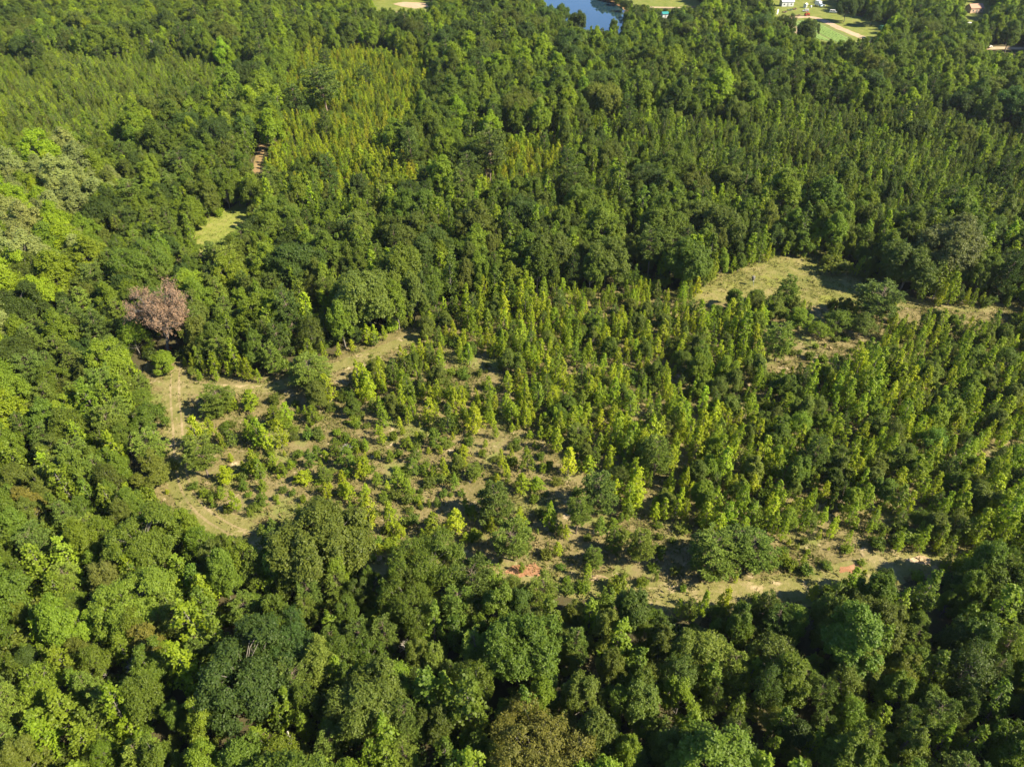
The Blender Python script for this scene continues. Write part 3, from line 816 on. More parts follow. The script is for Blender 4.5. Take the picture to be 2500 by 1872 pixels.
def clear_view(x, y, h, r, polys=VIEWS):
    """False where a crown would hide ground that lies open in the photo"""
    bad = np.zeros(np.shape(x), bool)
    spots = [(dx, dz) for dz in (0.98, 0.88, 0.78, 0.68, 0.58, 0.48, 0.36, 0.24) for dx in (-0.9, -0.6, -0.3, 0, 0.3, 0.6, 0.9) if abs(dx) <= 1.25 * (1.06 - dz) ** 0.5]
    near = [p for p in polys]
    for poly in near:
        a = np.array(poly)
        x0, x1, y0, y1 = a[:, 0].min(), a[:, 0].max(), a[:, 1].min(), a[:, 1].max()
        tpx, tpy, dep = project(x, y, h * 0.5)
        reach = (np.maximum(h, r) * FPX / dep / K) * 1.1 + 4
        idx = np.nonzero((tpx > x0 - reach) & (tpx < x1 + reach) & (tpy > y0 - reach) & (tpy < y1 + reach) & ~bad)[0]
        if len(idx) == 0:
            continue
        b = np.zeros(len(idx), bool)
        for dx, dz in spots:
            px, py, _ = project(x[idx] + dx * r[idx], y[idx], h[idx] * dz)
            b |= inside(px, py, poly)
        bad[idx] |= b
    return ~bad

gx_, gy_ = np.array([at(*p) for p in FIELD]).T
FIELD_G = list(zip(gx_, gy_))
NOTREE_G = [[at(*p) for p in poly] for poly in NOTREE]

PINEP = [(-40, 118), (330, 116), (470, 135), (560, 165), (520, 215), (420, 225), (330, 250), (235, 300), (120, 340), (-40, 430)]
YELLOW = [[(640, 100), (830, 98), (900, 130), (965, 175), (925, 250), (790, 300), (600, 300), (592, 275), (625, 200)],
          [(580, 300), (790, 300), (880, 300), (900, 360), (900, 400), (760, 415), (690, 395), (640, 388), (585, 372)],
          [(1080, 285), (1160, 290), (1240, 315), (1200, 375), (1070, 410), (880, 405), (900, 375), (1060, 375)]]
YELLOW_VIEW = [[(650, 110), (830, 105), (900, 150), (900, 230), (780, 285), (610, 290), (640, 200)], [(590, 310), (700, 305), (760, 330), (740, 380), (600, 365)], [(1095, 295), (1160, 300), (1215, 325), (1180, 365), (1085, 385)]]
YOUNG = [[(1240, 250), (1480, 250), (1700, 235), (2000, 230), (2260, 300), (2260, 520), (1960, 440), (1750, 420), (1560, 390), (1440, 350), (1240, 330)]]
PALE = [(-40, 400), (120, 350), (225, 340), (250, 400), (215, 520), (170, 620), (110, 760), (60, 900), (-40, 980)]
BLEFT = [(-60, 940), (120, 1000), (330, 1060), (480, 1180), (640, 1240), (560, 1330), (420, 1400), (420, 1700), (-60, 1700)]
SPARSE = [(400, 860), (500, 880), (640, 875), (760, 900), (900, 920), (1010, 925), (1110, 935), (1190, 945), (1250, 1010), (1250, 1060), (1345, 1120), (1480, 1150), (1640, 1180), (1760, 1170), (2050, 1210), (1960, 1240),
          (1700, 1280), (1500, 1330), (1250, 1320), (700, 1260), (430, 1160), (400, 1050), (395, 900)]
BARE_R = [[(1500, 640), (1560, 600), (1690, 556), (1780, 565), (1880, 620), (2020, 662), (1900, 668), (1700, 655), (1540, 658)],
          [(1620, 805), (1630, 730), (1700, 690), (1800, 685), (1880, 700), (1900, 760), (1800, 825), (1690, 832)]]
LANES = [[(340, 800), (440, 825), (590, 828), (720, 785), (905, 708), (925, 724), (780, 786), (690, 812), (590, 850), (440, 850), (402, 870), (396, 1000), (412, 1075), (500, 1128), (640, 1190), (800, 1225), (1100, 1250), (1420, 1285), (1700, 1255), (2000, 1195),
          (2060, 1215), (1720, 1290), (1440, 1330), (1100, 1290), (780, 1260), (480, 1170), (370, 1080), (365, 900)]]

def pick(opts):
    r = rng.random() * sum(o[0] for o in opts)
    for o in opts:
        r -= o[0]
        if r <= 0:
            return o
    return opts[-1]

# kinds and colours of each stretch of wood: (weight, kind, height lo, hi, radius / height lo, hi, [tints])
MIX = {
    'pinep': [(10, 'youngpine', 4.6, 7.8, 0.20, 0.28, ['needle', 'needle', 'piney', 'bright', 'bright', 'lime']), (1.3, 'gum', 5, 8, 0.18, 0.24, ['bright', 'lime', 'olive']), (0.6, 'maple', 5, 8, 0.24, 0.32, ['olive', 'bright'])],
    'yellow': [(10, 'gum', 4.5, 7.5, 0.17, 0.25, ['yellow', 'yellow', 'yellow', 'lime', 'amber']), (1.6, 'gum', 4, 8, 0.18, 0.24, ['bright', 'green']), (0.5, 'maple', 5, 9, 0.25, 0.32, ['bright', 'green'])],
    'young': [(8, 'gum', 5, 10, 0.16, 0.24, ['green', 'bright', 'bright', 'lime', 'olive']), (3, 'youngpine', 6, 9, 0.2, 0.28, ['piney', 'needle', 'dark']), (2.5, 'maple', 6, 9, 0.22, 0.32, ['green', 'olive', 'dark'])],
    'pale': [(4, 'poplar', 11, 16, 0.25, 0.34, ['pale', 'pale', 'lime', 'bright']), (3, 'maple', 7, 11, 0.26, 0.36, ['green', 'bright', 'olive', 'blue']), (1, 'pine', 8, 12, 0.26, 0.34, ['piney', 'needle'])],
    'bleft': [(4, 'maple', 7, 12, 0.19, 0.28, ['bright', 'green', 'green', 'bright', 'olive']), (4, 'gum', 7, 12, 0.17, 0.24, ['lime', 'bright', 'bright', 'green', 'green']), (2, 'pine', 7, 10, 0.27, 0.36, ['needle', 'piney', 'needle']), (0.4, 'maple', 6, 9, 0.3, 0.36, ['tawny', 'olive'])],
    'bright_': [(4.5, 'maple', 6, 11.5, 0.19, 0.29, ['green', 'dark', 'green', 'bright', 'olive', 'olive']), (3.0, 'gum', 7, 12, 0.16, 0.22, ['bright', 'bright', 'green', 'green']), (3.0, 'pine', 6, 11, 0.25, 0.34, ['piney', 'needle', 'piney']), (0.5, 'maple', 7, 10, 0.28, 0.36, ['tawny', 'olive', 'grey'])],
    'mid': [(3.0, 'maple', 7, 12, 0.20, 0.30, ['green', 'olive', 'bright', 'dark', 'green']), (4.8, 'gum', 8, 13, 0.16, 0.22, ['bright', 'lime', 'green']), (1.8, 'poplar', 10, 15, 0.22, 0.30, ['green', 'bright', 'olive']), (1.6, 'pine', 8, 12, 0.25, 0.33, ['piney', 'dark', 'needle'])],
    'left': [(3, 'maple', 7, 11, 0.25, 0.36, ['green', 'bright', 'olive', 'dark']), (3, 'pine', 7, 11, 0.27, 0.38, ['needle', 'piney', 'needle']), (1.8, 'gum', 7, 11, 0.17, 0.23, ['lime', 'bright', 'green']), (1, 'poplar', 10, 14, 0.26, 0.32, ['green', 'bright'])],
    'far': [(3.5, 'poplar', 12, 17, 0.21, 0.29, ['green', 'bright', 'green', 'bright', 'lime']), (2.0, 'maple', 9, 13, 0.25, 0.34, ['green', 'dark', 'olive', 'bright']), (1.8, 'pine', 10, 14, 0.22, 0.30, ['piney', 'dark', 'blue']), (3.2, 'gum', 9, 14, 0.17, 0.23, ['bright', 'lime', 'green', 'bright'])],
    'sap': [(9, 'gum', 3.4, 7.8, 0.15, 0.22, ['lime', 'yellow', 'yellow', 'yellow', 'lime', 'bright']), (1.2, 'shrub', 1.6, 2.6, 0.5, 0.7, ['green', 'olive']), (0.9, 'youngpine', 4, 7, 0.22, 0.3, ['needle', 'piney']), (1.0, 'maple', 4, 7, 0.28, 0.38, ['green', 'olive'])],
    'sapr': [(8, 'gum', 3.8, 8.4, 0.155, 0.23, ['bright', 'lime', 'yellow', 'lime', 'lime', 'yellow']), (1.5, 'shrub', 1.8, 3.0, 0.45, 0.65, ['green', 'olive']), (0.9, 'youngpine', 4, 7, 0.22, 0.3, ['needle', 'piney']), (2.2, 'maple', 4.5, 8, 0.26, 0.36, ['green', 'olive', 'bright'])],
    'under': [(5, 'shrub', 1.8, 3.6, 0.45, 0.65, ['green', 'olive', 'bright', 'dark']), (1.5, 'maple', 3.5, 6, 0.3, 0.4, ['green', 'olive', 'dark'])],
    'scrub': [(3, 'gum', 1.0, 3.6, 0.2, 0.28, ['bright', 'lime', 'yellow']), (5, 'shrub', 0.7, 1.9, 0.5, 0.75, ['green', 'olive', 'bright'])],
}

def zone_of(px, py):
    px = px + 16 * np.sin(py * 0.045 + px * 0.02) + 9 * np.sin(px * 0.13 - py * 0.06)
    py = py + 9 * np.sin(px * 0.05) + 5 * np.sin(px * 0.17 + py * 0.1)
    z = np.full(px.shape, 'mid', dtype='<U8')
    z[py < 330] = 'far'
    z[(px < 620) & (py > 330) & (py < 1060)] = 'left'
    z[(py > 1050)] = 'bright_'
    z[inside(px, py, BLEFT)] = 'bleft'
    z[inside(px, py, PALE)] = 'pale'
    z[inside_any(px, py, YOUNG)] = 'young'
    z[inside_any(px, py, YELLOW)] = 'yellow'
    z[inside(px, py, PINEP)] = 'pinep'
    return z

def scatter(space, allow, keep, kk, mixer=None, big=None, zc=4.5, field=False):
    X, Y = candidates(space)
    inf = inside_any(X, Y, [FIELD_G]) if field else ~inside_any(X, Y, NOTREE_G)
    X, Y = X[inf], Y[inf]
    px, py, _ = project(X, Y, np.full(len(X), 0.0 if field else zc))
    Z = allow(px, py)
    specs = []
    for i in range(len(X)):
        if not Z[i] or rng.random() > keep.get(Z[i], keep.get('*', 1.0)):
            continue
        if big:
            o = pick(big[Z[i]])
        else:
            o = pick(MIX[Z[i]])
        h = rng.uniform(o[2], o[3]); r = h * rng.uniform(o[4], o[5])
        if o[1] in ('gum', 'youngpine'):                # stands grow in taller and lower drifts
            k_ = 1 + 0.16 * math.sin(X[i] * 0.11 + 2 * math.sin(Y[i] * 0.05)) + 0.12 * math.sin(Y[i] * 0.17 + X[i] * 0.06)
            h *= k_ * rng.uniform(0.85, 1.12); r *= k_
        if 1230 < px[i] < 1430 and py[i] < 26:
            h *= 0.6; r *= 0.8                          # trees beyond the pond shortened so the water reflects more sky
        specs.append((X[i], Y[i], h, r, o[1], str(rng.choice(o[6])), Z[i]))
    if not specs:
        return
    sx, sy, sh, sr = (np.array([s[k] for s in specs]) for k in range(4))
    ok = clear_view(sx, sy, sh, sr, VIEWS if not field else [OPEN[0], OPEN[1], OPEN[5], OPEN[6], OPEN[7], OPEN[8]])
    if not field:
        ok &= clear_view(sx, sy, sh, sr, YELLOW_VIEW) | np.isin(np.array([s[6] for s in specs]), ['yellow', 'under'])
    for s, good in zip(specs, ok):
        if good and taken.free(s[0], s[1], s[3], kk):
            plant(s[4], s[0], s[1], s[2], s[3], s[5])
            taken.add(s[0], s[1], s[3])

# 1. big crowns first
BIG = {
    'far': [(3, 'oak', 13, 18, 0.36, 0.46, ['green', 'dark', 'olive', 'blue']), (1.5, 'pine', 14, 20, 0.2, 0.28, ['piney', 'dark']), (2, 'poplar', 15, 20, 0.27, 0.33, ['bright', 'green', 'lime'])],
    'mid': [(3, 'oak', 11, 15, 0.38, 0.48, ['green', 'olive', 'dark', 'olive']), (1.5, 'poplar', 13, 18, 0.26, 0.32, ['green', 'bright', 'olive']), (1.5, 'pine', 12, 16, 0.24, 0.3, ['piney', 'dark'])],
    'left': [(2, 'oak', 10, 14, 0.38, 0.48, ['green', 'dark', 'olive']), (2, 'pine', 10, 14, 0.28, 0.36, ['piney', 'needle'])],
    'pale': [(4, 'poplar', 14, 19, 0.28, 0.34, ['pale', 'pale', 'lime']), (1, 'oak', 11, 15, 0.4, 0.46, ['dark', 'olive'])],
    'bleft': [(2, 'oak', 10, 13, 0.38, 0.46, ['bright', 'green', 'olive']), (1.5, 'poplar', 11, 15, 0.26, 0.32, ['green', 'bright'])],
    'bright_': [(3, 'oak', 10, 14, 0.36, 0.46, ['green', 'green', 'olive', 'tawny', 'green']), (1.0, 'poplar', 12, 15, 0.26, 0.32, ['green', 'bright'])],
    'young': [(1, 'pine', 11, 14, 0.24, 0.3, ['piney', 'dark']), (1, 'oak', 10, 13, 0.36, 0.44, ['dark', 'olive'])],
    'yellow': [(1, 'pine', 10, 14, 0.25, 0.32, ['piney', 'dark'])],
    'pinep': [(1, 'maple', 8, 11, 0.3, 0.38, ['olive', 'green', 'bright'])],
}
scatter(12.0, zone_of, {'far': 0.42, 'mid': 0.34, 'left': 0.30, 'pale': 0.6, 'bleft': 0.13, 'bright_': 0.20, 'young': 0.10, 'yellow': 0.07, 'pinep': 0.06}, 0.62, big=BIG)
# 2. the body of the wood
scatter(3.7, lambda px, py: np.where(np.isin(zone_of(px, py), ['young', 'yellow', 'pinep']), '', zone_of(px, py)), {'*': 0.97}, 0.50)
# 3. close-planted young stands
scatter(2.5, lambda px, py: np.where(np.isin(zone_of(px, py), ['young', 'yellow', 'pinep']), zone_of(px, py), ''), {'*': 0.97, 'young': 0.85}, 0.5)

# 4. the sapling thicket on the old field, and low scrub where it is sparse
def field_zone(px, py):
    z = np.where(px > 1500, 'sapr', 'sap').astype('<U8')
    z[inside(px, py, SPARSE)] = 'scrub'
    z[inside(px, py, BARE_R[0])] = ''
    z[inside(px, py, BARE_R[1])] = 'scrub'
    z[inside(px, py, [(950, 800), (1060, 780), (1130, 830), (1060, 870), (960, 850)])] = 'scrub'
    z[inside_any(px, py, LANES)] = ''
    z[(px < 400)] = ''
    z[(py > 1035) & (px < 1300) & ~inside(px, py, SPARSE)] = ''
    return z
dens = lambda px, py: field_zone(px, py)
scatter(2.15, dens, {'sap': 0.70, 'sapr': 0.76, 'scrub': 0.34}, 0.50, field=True)
# 5. undergrowth that closes the woodland edges
def edge_zone(px, py):
    z = zone_of(px, py)
    return np.where(np.isin(z, ['young', 'yellow', 'pinep']), '', 'under')
scatter(3.4, edge_zone, {'*': 0.55}, 0.22, zc=1.0)

# ------------------------------------------------------------------ tufts of dry and green grass on the open ground
def grass_material():
    b = N('tuft_grass')
    lv = b.n('Attribute', attribute_name='lv', attribute_type='GEOMETRY').outputs['Fac']
    c = b.ramp(lv, [(0.0, (0.11, 0.135, 0.030)), (0.35, (0.15, 0.16, 0.042)), (0.65, (0.21, 0.175, 0.075)), (1.0, (0.31, 0.24, 0.13))])
    d = b.n('BsdfDiffuse', {'Color': c})
    t = b.n('BsdfTranslucent', {'Color': c})
    return b.done(b.n('MixShader', {0: 0.3, 1: d.outputs[0], 2: t.outputs[0]}).outputs[0])

def grass(name, polys, space, blades, length, green, label, seed, avoid=None):
    r = np.random.default_rng(seed)
    P = []
    for poly in polys:
        G = [at(*p) for p in poly]
        A = np.array(G)
        xs = np.arange(A[:, 0].min(), A[:, 0].max(), space); ys = np.arange(A[:, 1].min(), A[:, 1].max(), space)
        X, Y = (v.ravel() for v in np.meshgrid(xs, ys))
        X = X + r.uniform(-.6, .6, len(X)) * space; Y = Y + r.uniform(-.6, .6, len(Y)) * space
        px, py, _ = project(X, Y, np.zeros(len(X)))
        m = inside(X, Y, G) & (px > -60) & (px < 2272)
        if avoid:
            m &= ~(inside_any(px, py, avoid) & (r.random(len(X)) < 0.75))
        cl = np.sin(X * 0.31 + 1.3 * np.sin(Y * 0.23)) + np.sin(Y * 0.41 + 1.7 * np.sin(X * 0.17)) + np.sin(X * 0.9 + Y * 0.7)
        m &= r.random(len(X)) < np.clip(0.45 + 0.25 * cl, 0.06, 1)
        P.append(np.stack([X[m], Y[m], cl[m]], 1))
    P = np.concatenate(P)
    k = len(P) * blades
    B = np.repeat(P, blades, 0)
    base = np.stack([B[:, 0], B[:, 1], np.full(k, 0.02)], 1)
    sz = np.repeat(np.exp(r.normal(0, 0.35, len(P))), blades)
    base[:, :2] += r.normal(0, 0.16, (k, 2)) * sz[:, None]
    ax = unit(np.stack([r.normal(0, 0.55, k), r.normal(0, 0.55, k), np.full(k, 0.8)], 1))
    nr = unit(np.cross(ax, r.normal(size=(k, 3))))
    L = length * sz * r.uniform(0.6, 1.2, k)
    V = kites(base, ax, nr, L, L * 0.30)
    lv = np.clip(np.repeat(r.normal(0, 0.22, len(P)), blades) + r.normal(0, 0.10, k) + (1 - green) - 0.10 * np.repeat(P[:, 2], blades), 0, 1)
    o = link(name, finish_crown(name, V, lv, M_GRASS), None, None, label, 'grass', None, 'stuff')
    return len(P)
M_GRASS = grass_material()
ng_ = grass('dry_grass', [FIELD], 0.48, 6, 0.42, 0.56, 'dry tussocks and weeds on the old field', 5, LANES + BARE_R[:1])
ng_ += grass('meadow_tufts_grass', [BARE_R[0]], 0.7, 5, 0.32, 0.62, 'short grass tufts on the meadow', 6)
ng_ += grass('short_grass', [[(415, 500), (430, 485), (530, 430), (545, 470), (500, 520), (440, 545), (418, 540)]], 0.8, 5, 0.3, 0.7, 'short grass in the small woodland opening', 7)
print('TUFTS', ng_)

# ------------------------------------------------------------------ what of all this the photo shows, nearest first
n = len(TREES)
tx = np.array([t['x'] for t in TREES]); ty = np.array([t['y'] for t in TREES]); th = np.array([t['h'] for t in TREES]); trd = np.array([t['r'] for t in TREES])
cpx, cpy, cdep = project(tx, ty, th * 0.58)
qs = 4.0
W_, H_ = int(2212 / qs), int(1656 / qs)
buf = np.full((H_, W_), -1, np.int32)
for i in np.argsort(-cdep):
    cx, cy_ = cpx[i] / qs, cpy[i] / qs
    rw = trd[i] * FPX / cdep[i] / K / qs
    top = float(project(tx[i], ty[i], th[i])[1]) / qs
    rh = max(rw * 0.75, abs(cy_ - top) * 1.02)
    x0, x1, y0, y1 = int(max(0, cx - rw)), int(min(W_ - 1, cx + rw)), int(max(0, cy_ - rh)), int(min(H_ - 1, cy_ + rh))
    if x1 < x0 or y1 < y0:
        continue
    yy, xx = np.mgrid[y0:y1 + 1, x0:x1 + 1]
    m = ((xx - cx) / max(rw, 0.5)) ** 2 + ((yy - cy_) / max(rh, 0.5)) ** 2 <= 1
    buf[y0:y1 + 1, x0:x1 + 1][m] = i
vis = np.bincount(buf[buf >= 0], minlength=n)
LIMIT = {'oak': 290, 'maple': 290, 'poplar': 290, 'gum': 295, 'pine': 290, 'youngpine': 290, 'shrub': 200, 'dead': 50, 'brown': 5}
chosen = np.zeros(n, bool)
for kind, lim in LIMIT.items():
    idx = [i for i in range(n) if TREES[i]['kind'] == kind and (vis[i] >= 5 or TREES[i]['hero'])]
    idx.sort(key=lambda i: -(vis[i] + (1e5 if TREES[i]['label'] else 0)))
    chosen[idx[:lim]] = True
    for s in range(len(SHAPES[kind])):                 # every shape must stand somewhere as a real tree
        if not any(chosen[i] and TREES[i]['shape'] == s for i in idx):
            for i in idx:
                if TREES[i]['shape'] == s:
                    chosen[i] = True
                    break

# ------------------------------------------------------------------ labels: look, then rank of nearness to something one can find
MARKS = [(342, 690, 'the withered brown tree'), (1250, 35, 'the pond'), (1785, 70, 'the striped crop field'), (1626, 605, 'the barrel feeder'), (1135, 1230, 'the red clay patch'), (1985, 1213, 'the pale clay patch'),
         (382, 840, 'the fork of the mown lane'), (478, 490, 'the small grassy opening'), (562, 345, 'the narrow dirt trail'), (885, 12, 'the bare dirt field'), (1690, 770, 'the pine on bare ground'),
         (525, 1478, 'the largest dark oak'), (695, 1168, 'the lumpy olive oak'), (905, 715, 'the far end of the short lane'), (2045, 545, 'the grey-brown oak'), (1058, 335, 'the tallest broad pine'),
         (0, 1656, 'the bottom-left corner'), (2212, 1656, 'the bottom-right corner'), (1106, 1656, 'the middle of the bottom edge'), (2212, 900, 'the middle of the right edge'), (0, 900, 'the middle of the left edge'),
         (0, 0, 'the top-left corner'), (2212, 0, 'the top-right corner'), (1400, 250, 'the middle of the far wood'), (1765, 985, 'the dark pine in the thicket'), (1430, 1297, 'the bend of the lower lane')]
ONES = ['', 'first', 'second', 'third', 'fourth', 'fifth', 'sixth', 'seventh', 'eighth', 'ninth', 'tenth', 'eleventh', 'twelfth', 'thirteenth', 'fourteenth', 'fifteenth', 'sixteenth', 'seventeenth', 'eighteenth', 'nineteenth']
TENS = {2: ('twentieth', 'twenty'), 3: ('thirtieth', 'thirty'), 4: ('fortieth', 'forty'), 5: ('fiftieth', 'fifty'), 6: ('sixtieth', 'sixty'), 7: ('seventieth', 'seventy'), 8: ('eightieth', 'eighty'), 9: ('ninetieth', 'ninety')}
def ordinal(k):
    if k < 20:
        return ONES[k]
    if k < 100:
        return TENS[k // 10][0] if k % 10 == 0 else TENS[k // 10][1] + '-' + ONES[k % 10]
    return '%dth' % k
mk = np.array([(a, b) for a, b, _ in MARKS])
seen = vis >= 5
famil = {}
for i in range(n):
    if seen[i] or chosen[i]:
        famil.setdefault((TREES[i]['kind'], TREES[i]['tn']), []).append(i)
for (kind, tn), ids in famil.items():
    ids = np.array(ids)
    D = np.hypot(cpx[ids][:, None] - mk[None, :, 0], cpy[ids][:, None] - mk[None, :, 1])
    rank = D.argsort(0).argsort(0) + 1
    for a, i in enumerate(ids):
        if TREES[i]['label'] or not chosen[i]:
            continue
        m = int(np.argmin(D[a] + rank[a] * 4))
        k = int(rank[a, m])
        word = '' if kind == 'dead' else WORD[tn] + ' '
        TREES[i]['label'] = f"{word}{KIND[kind][3]}, {'' if k == 1 else ordinal(k) + ' '}closest to {MARKS[m][2]}"

# ------------------------------------------------------------------ single trees: thing > trunk, crown
SOURCE = {}
for i in range(n):
    if not chosen[i]:
        continue
    t = TREES[i]
    (trunk_me, crown_me), H, RC = SHAPES[t['kind']][t['shape']]
    nm, cat, grp, _ = KIND[t['kind']]
    root = link(nm, None, None, (t['x'], t['y'], 0), t['label'], cat, grp)
    root.rotation_euler = (t['tip'][0], t['tip'][1], t['rot'])
    root.scale = (t['sx'], t['sx'], t['sz'])
    root.empty_display_size = 0.5
    tr = link('trunk', trunk_me, root)
    cr = link('crown', crown_me, root) if crown_me else None
    if cr:
        cr['tint'] = t['tint']
    SOURCE.setdefault((t['kind'], t['shape']), (tr, cr))

# ------------------------------------------------------------------ the rest of each kind: one mass of instances of those same trees
def mass(name, kind, ids, label, cat):
    me = bpy.data.meshes.new(name)
    me.vertices.add(len(ids))
    P = np.array([(TREES[i]['x'], TREES[i]['y'], 0) for i in ids], np.float32)
    me.vertices.foreach_set('co', P.ravel())
    def attr(nm, typ, field, arr):
        a = me.attributes.new(nm, typ, 'POINT')
        a.data.foreach_set(field, np.ascontiguousarray(arr).ravel())
    attr('shape', 'INT', 'value', np.array([TREES[i]['shape'] for i in ids], np.int32))
    attr('turn', 'FLOAT_VECTOR', 'vector', np.array([(*TREES[i]['tip'], TREES[i]['rot']) for i in ids], np.float32))
    attr('size', 'FLOAT_VECTOR', 'vector', np.array([(TREES[i]['sx'], TREES[i]['sx'], TREES[i]['sz']) for i in ids], np.float32))
    attr('tint', 'FLOAT_VECTOR', 'vector', np.array([TREES[i]['tint'] for i in ids], np.float32))
    o = link(name, me, None, None, label, cat, None, 'stuff')
    ng = bpy.data.node_groups.new(name, 'GeometryNodeTree')
    ng.interface.new_socket('Geometry', in_out='INPUT', socket_type='NodeSocketGeometry')
    ng.interface.new_socket('Geometry', in_out='OUTPUT', socket_type='NodeSocketGeometry')
    nd = ng.nodes
    gi, go = nd.new('NodeGroupInput'), nd.new('NodeGroupOutput')
    jn = nd.new('GeometryNodeJoinGeometry')
    def named(nm, typ):
        a = nd.new('GeometryNodeInputNamedAttribute'); a.data_type = typ
        a.inputs['Name'].default_value = nm
        return a.outputs['Attribute']
    sh, tu, si = named('shape', 'INT'), named('turn', 'FLOAT_VECTOR'), named('size', 'FLOAT_VECTOR')
    e2r = nd.new('FunctionNodeEulerToRotation')
    ng.links.new(tu, e2r.inputs[0])
    for s in range(len(SHAPES[kind])):
        cmp = nd.new('FunctionNodeCompare'); cmp.data_type = 'INT'; cmp.operation = 'EQUAL'
        ng.links.new(sh, cmp.inputs[2]); cmp.inputs[3].default_value = s
        for src in SOURCE.get((kind, s), ()):
            if src is None:
                continue
            oi = nd.new('GeometryNodeObjectInfo'); oi.transform_space = 'ORIGINAL'
            oi.inputs['Object'].default_value = src
            oi.inputs['As Instance'].default_value = True
            ip = nd.new('GeometryNodeInstanceOnPoints')
            ng.links.new(gi.outputs[0], ip.inputs['Points'])
            ng.links.new(cmp.outputs[0], ip.inputs['Selection'])
            ng.links.new(oi.outputs['Geometry'], ip.inputs['Instance'])
            ng.links.new(e2r.outputs[0], ip.inputs['Rotation'])
            ng.links.new(si, ip.inputs['Scale'])
            ng.links.new(ip.outputs[0], jn.inputs[0])
    ng.links.new(jn.outputs[0], go.inputs[0])
    md = o.modifiers.new('spread', 'NODES')
    md.node_group = ng
    return o

for kind, nm, lb in (('oak', 'far_oak_woods', 'broad oak crowns merging in the far and hidden wood'), ('maple', 'small_hardwood_woods', 'mass of small hardwood crowns filling the wood'),
                     ('poplar', 'tall_hardwood_woods', 'mass of tall hardwood crowns in the far wood'), ('gum', 'sweetgum_thicket', 'thicket of close-grown young sweetgums'),
                     ('pine', 'pine_woods', 'mass of pine crowns scattered through the wood'), ('youngpine', 'pine_plantation_foliage', 'close-planted stand of young pines'),
                     ('shrub', 'woodland_undergrowth', 'undergrowth of low shrubs below the trees')):
    ids = [i for i in range(n) if TREES[i]['kind'] == kind and not chosen[i]]
    if ids:
        mass(nm, kind, ids, lb, 'woodland' if kind != 'shrub' else 'undergrowth')
print('TREES', n, {k: (sum(1 for t in TREES if t['kind'] == k), int(sum(chosen[i] for i in range(n) if TREES[i]['kind'] == k))) for k in SHAPES})

# ------------------------------------------------------------------ made things: feeder, farm buildings, vehicles
import bmesh
def bm_mesh(name, fn, mat, smooth=False):
    bm = bmesh.new()
    fn(bm)
    bmesh.ops.recalc_face_normals(bm, faces=bm.faces)
    me = bpy.data.meshes.new(name)
    bm.to_mesh(me); bm.free()
    me.materials.append(mat)
    if smooth:
        me.polygons.foreach_set('use_smooth', [True] * len(me.polygons))
    return me
def prism(profile, x0, x1):
    """profile in (y, z), pushed from x0 to x1"""
    def fn(bm):
        a = [bm.verts.new((x0, y, z)) for y, z in profile]
        b = [bm.verts.new((x1, y, z)) for y, z in profile]
        k = len(a)
        for i in range(k):
            bm.faces.new((a[i], a[(i + 1) % k], b[(i + 1) % k], b[i]))
        bm.faces.new(a); bm.faces.new(list(reversed(b)))
        bmesh.ops.bevel(bm, geom=bm.edges[:], offset=0.02, segments=1, affect='EDGES')
    return fn
def side_prism(profile, y0, y1, bevel=0.04):
    """profile in (x, z), pushed from y0 to y1"""
    def fn(bm):
        a = [bm.verts.new((x, y0, z)) for x, z in profile]
        b = [bm.verts.new((x, y1, z)) for x, z in profile]
        k = len(a)
        for i in range(k):
            bm.faces.new((a[i], a[(i + 1) % k], b[(i + 1) % k], b[i]))
        bm.faces.new(a); bm.faces.new(list(reversed(b)))
        bmesh.ops.bevel(bm, geom=bm.edges[:], offset=bevel, segments=2, affect='EDGES')
    return fn
def block(x0, x1, y0, y1, z0, z1, bev=0.02):
    return side_prism([(x0, z0), (x1, z0), (x1, z1), (x0, z1)], y0, y1, bev)
def lathe(prof, sides=20, axis='z', c=(0, 0, 0)):
    def fn(bm):
        rings = []
        for r, h in prof:
            ring = []
            for k in range(sides):
                t = 2 * math.pi * k / sides
                u, v = r * math.cos(t), r * math.sin(t)
                p = (u, v, h) if axis == 'z' else (u, h, v)
                ring.append(bm.verts.new((p[0] + c[0], p[1] + c[1], p[2] + c[2])))
            rings.append(ring)
        for a, b in zip(rings, rings[1:]):
            for k in range(sides):
                bm.faces.new((a[k], a[(k + 1) % sides], b[(k + 1) % sides], b[k]))
        bm.faces.new(rings[0]); bm.faces.new(rings[-1])
    return fn
def thing(name, px, py, rz, label, cat, group=None):
    x, y = at(px, py)
    o = link(name, None, None, (x, y, 0.04), label, cat, group)
    o.rotation_euler = (0, 0, rz)
    return o
P_WHITE = plain('white_paint', (0.80, 0.80, 0.80), 0.35)
P_OFF = plain('white_siding', (0.55, 0.57, 0.58), 0.6)
P_GLASS = plain('dark_glass', (0.02, 0.025, 0.03), 0.08)
P_TYRE = plain('tyre_rubber', (0.02, 0.02, 0.02), 0.85)
P_RED = plain('red_paint', (0.45, 0.05, 0.02), 0.4)
P_STEEL = plain('rusty_steel', (0.16, 0.09, 0.06), 0.7, 0.3)
P_GREY = plain('galvanised_steel', (0.42, 0.43, 0.44), 0.45, 0.6)
P_DRAB = plain('weathered_grey_barrel', (0.15, 0.14, 0.13), 0.75)
P_GREEN = plain('dark_green_paint', (0.03, 0.12, 0.07), 0.5)
P_TEAL = plain('teal_roof_metal', (0.02, 0.20, 0.20), 0.5)
P_CLAYROOF = plain('terracotta_roof', (0.36, 0.20, 0.14), 0.8)
P_TAN = plain('tan_wall', (0.60, 0.42, 0.30), 0.8)
P_BLUE = plain('pale_blue_panel', (0.42, 0.55, 0.72), 0.5)

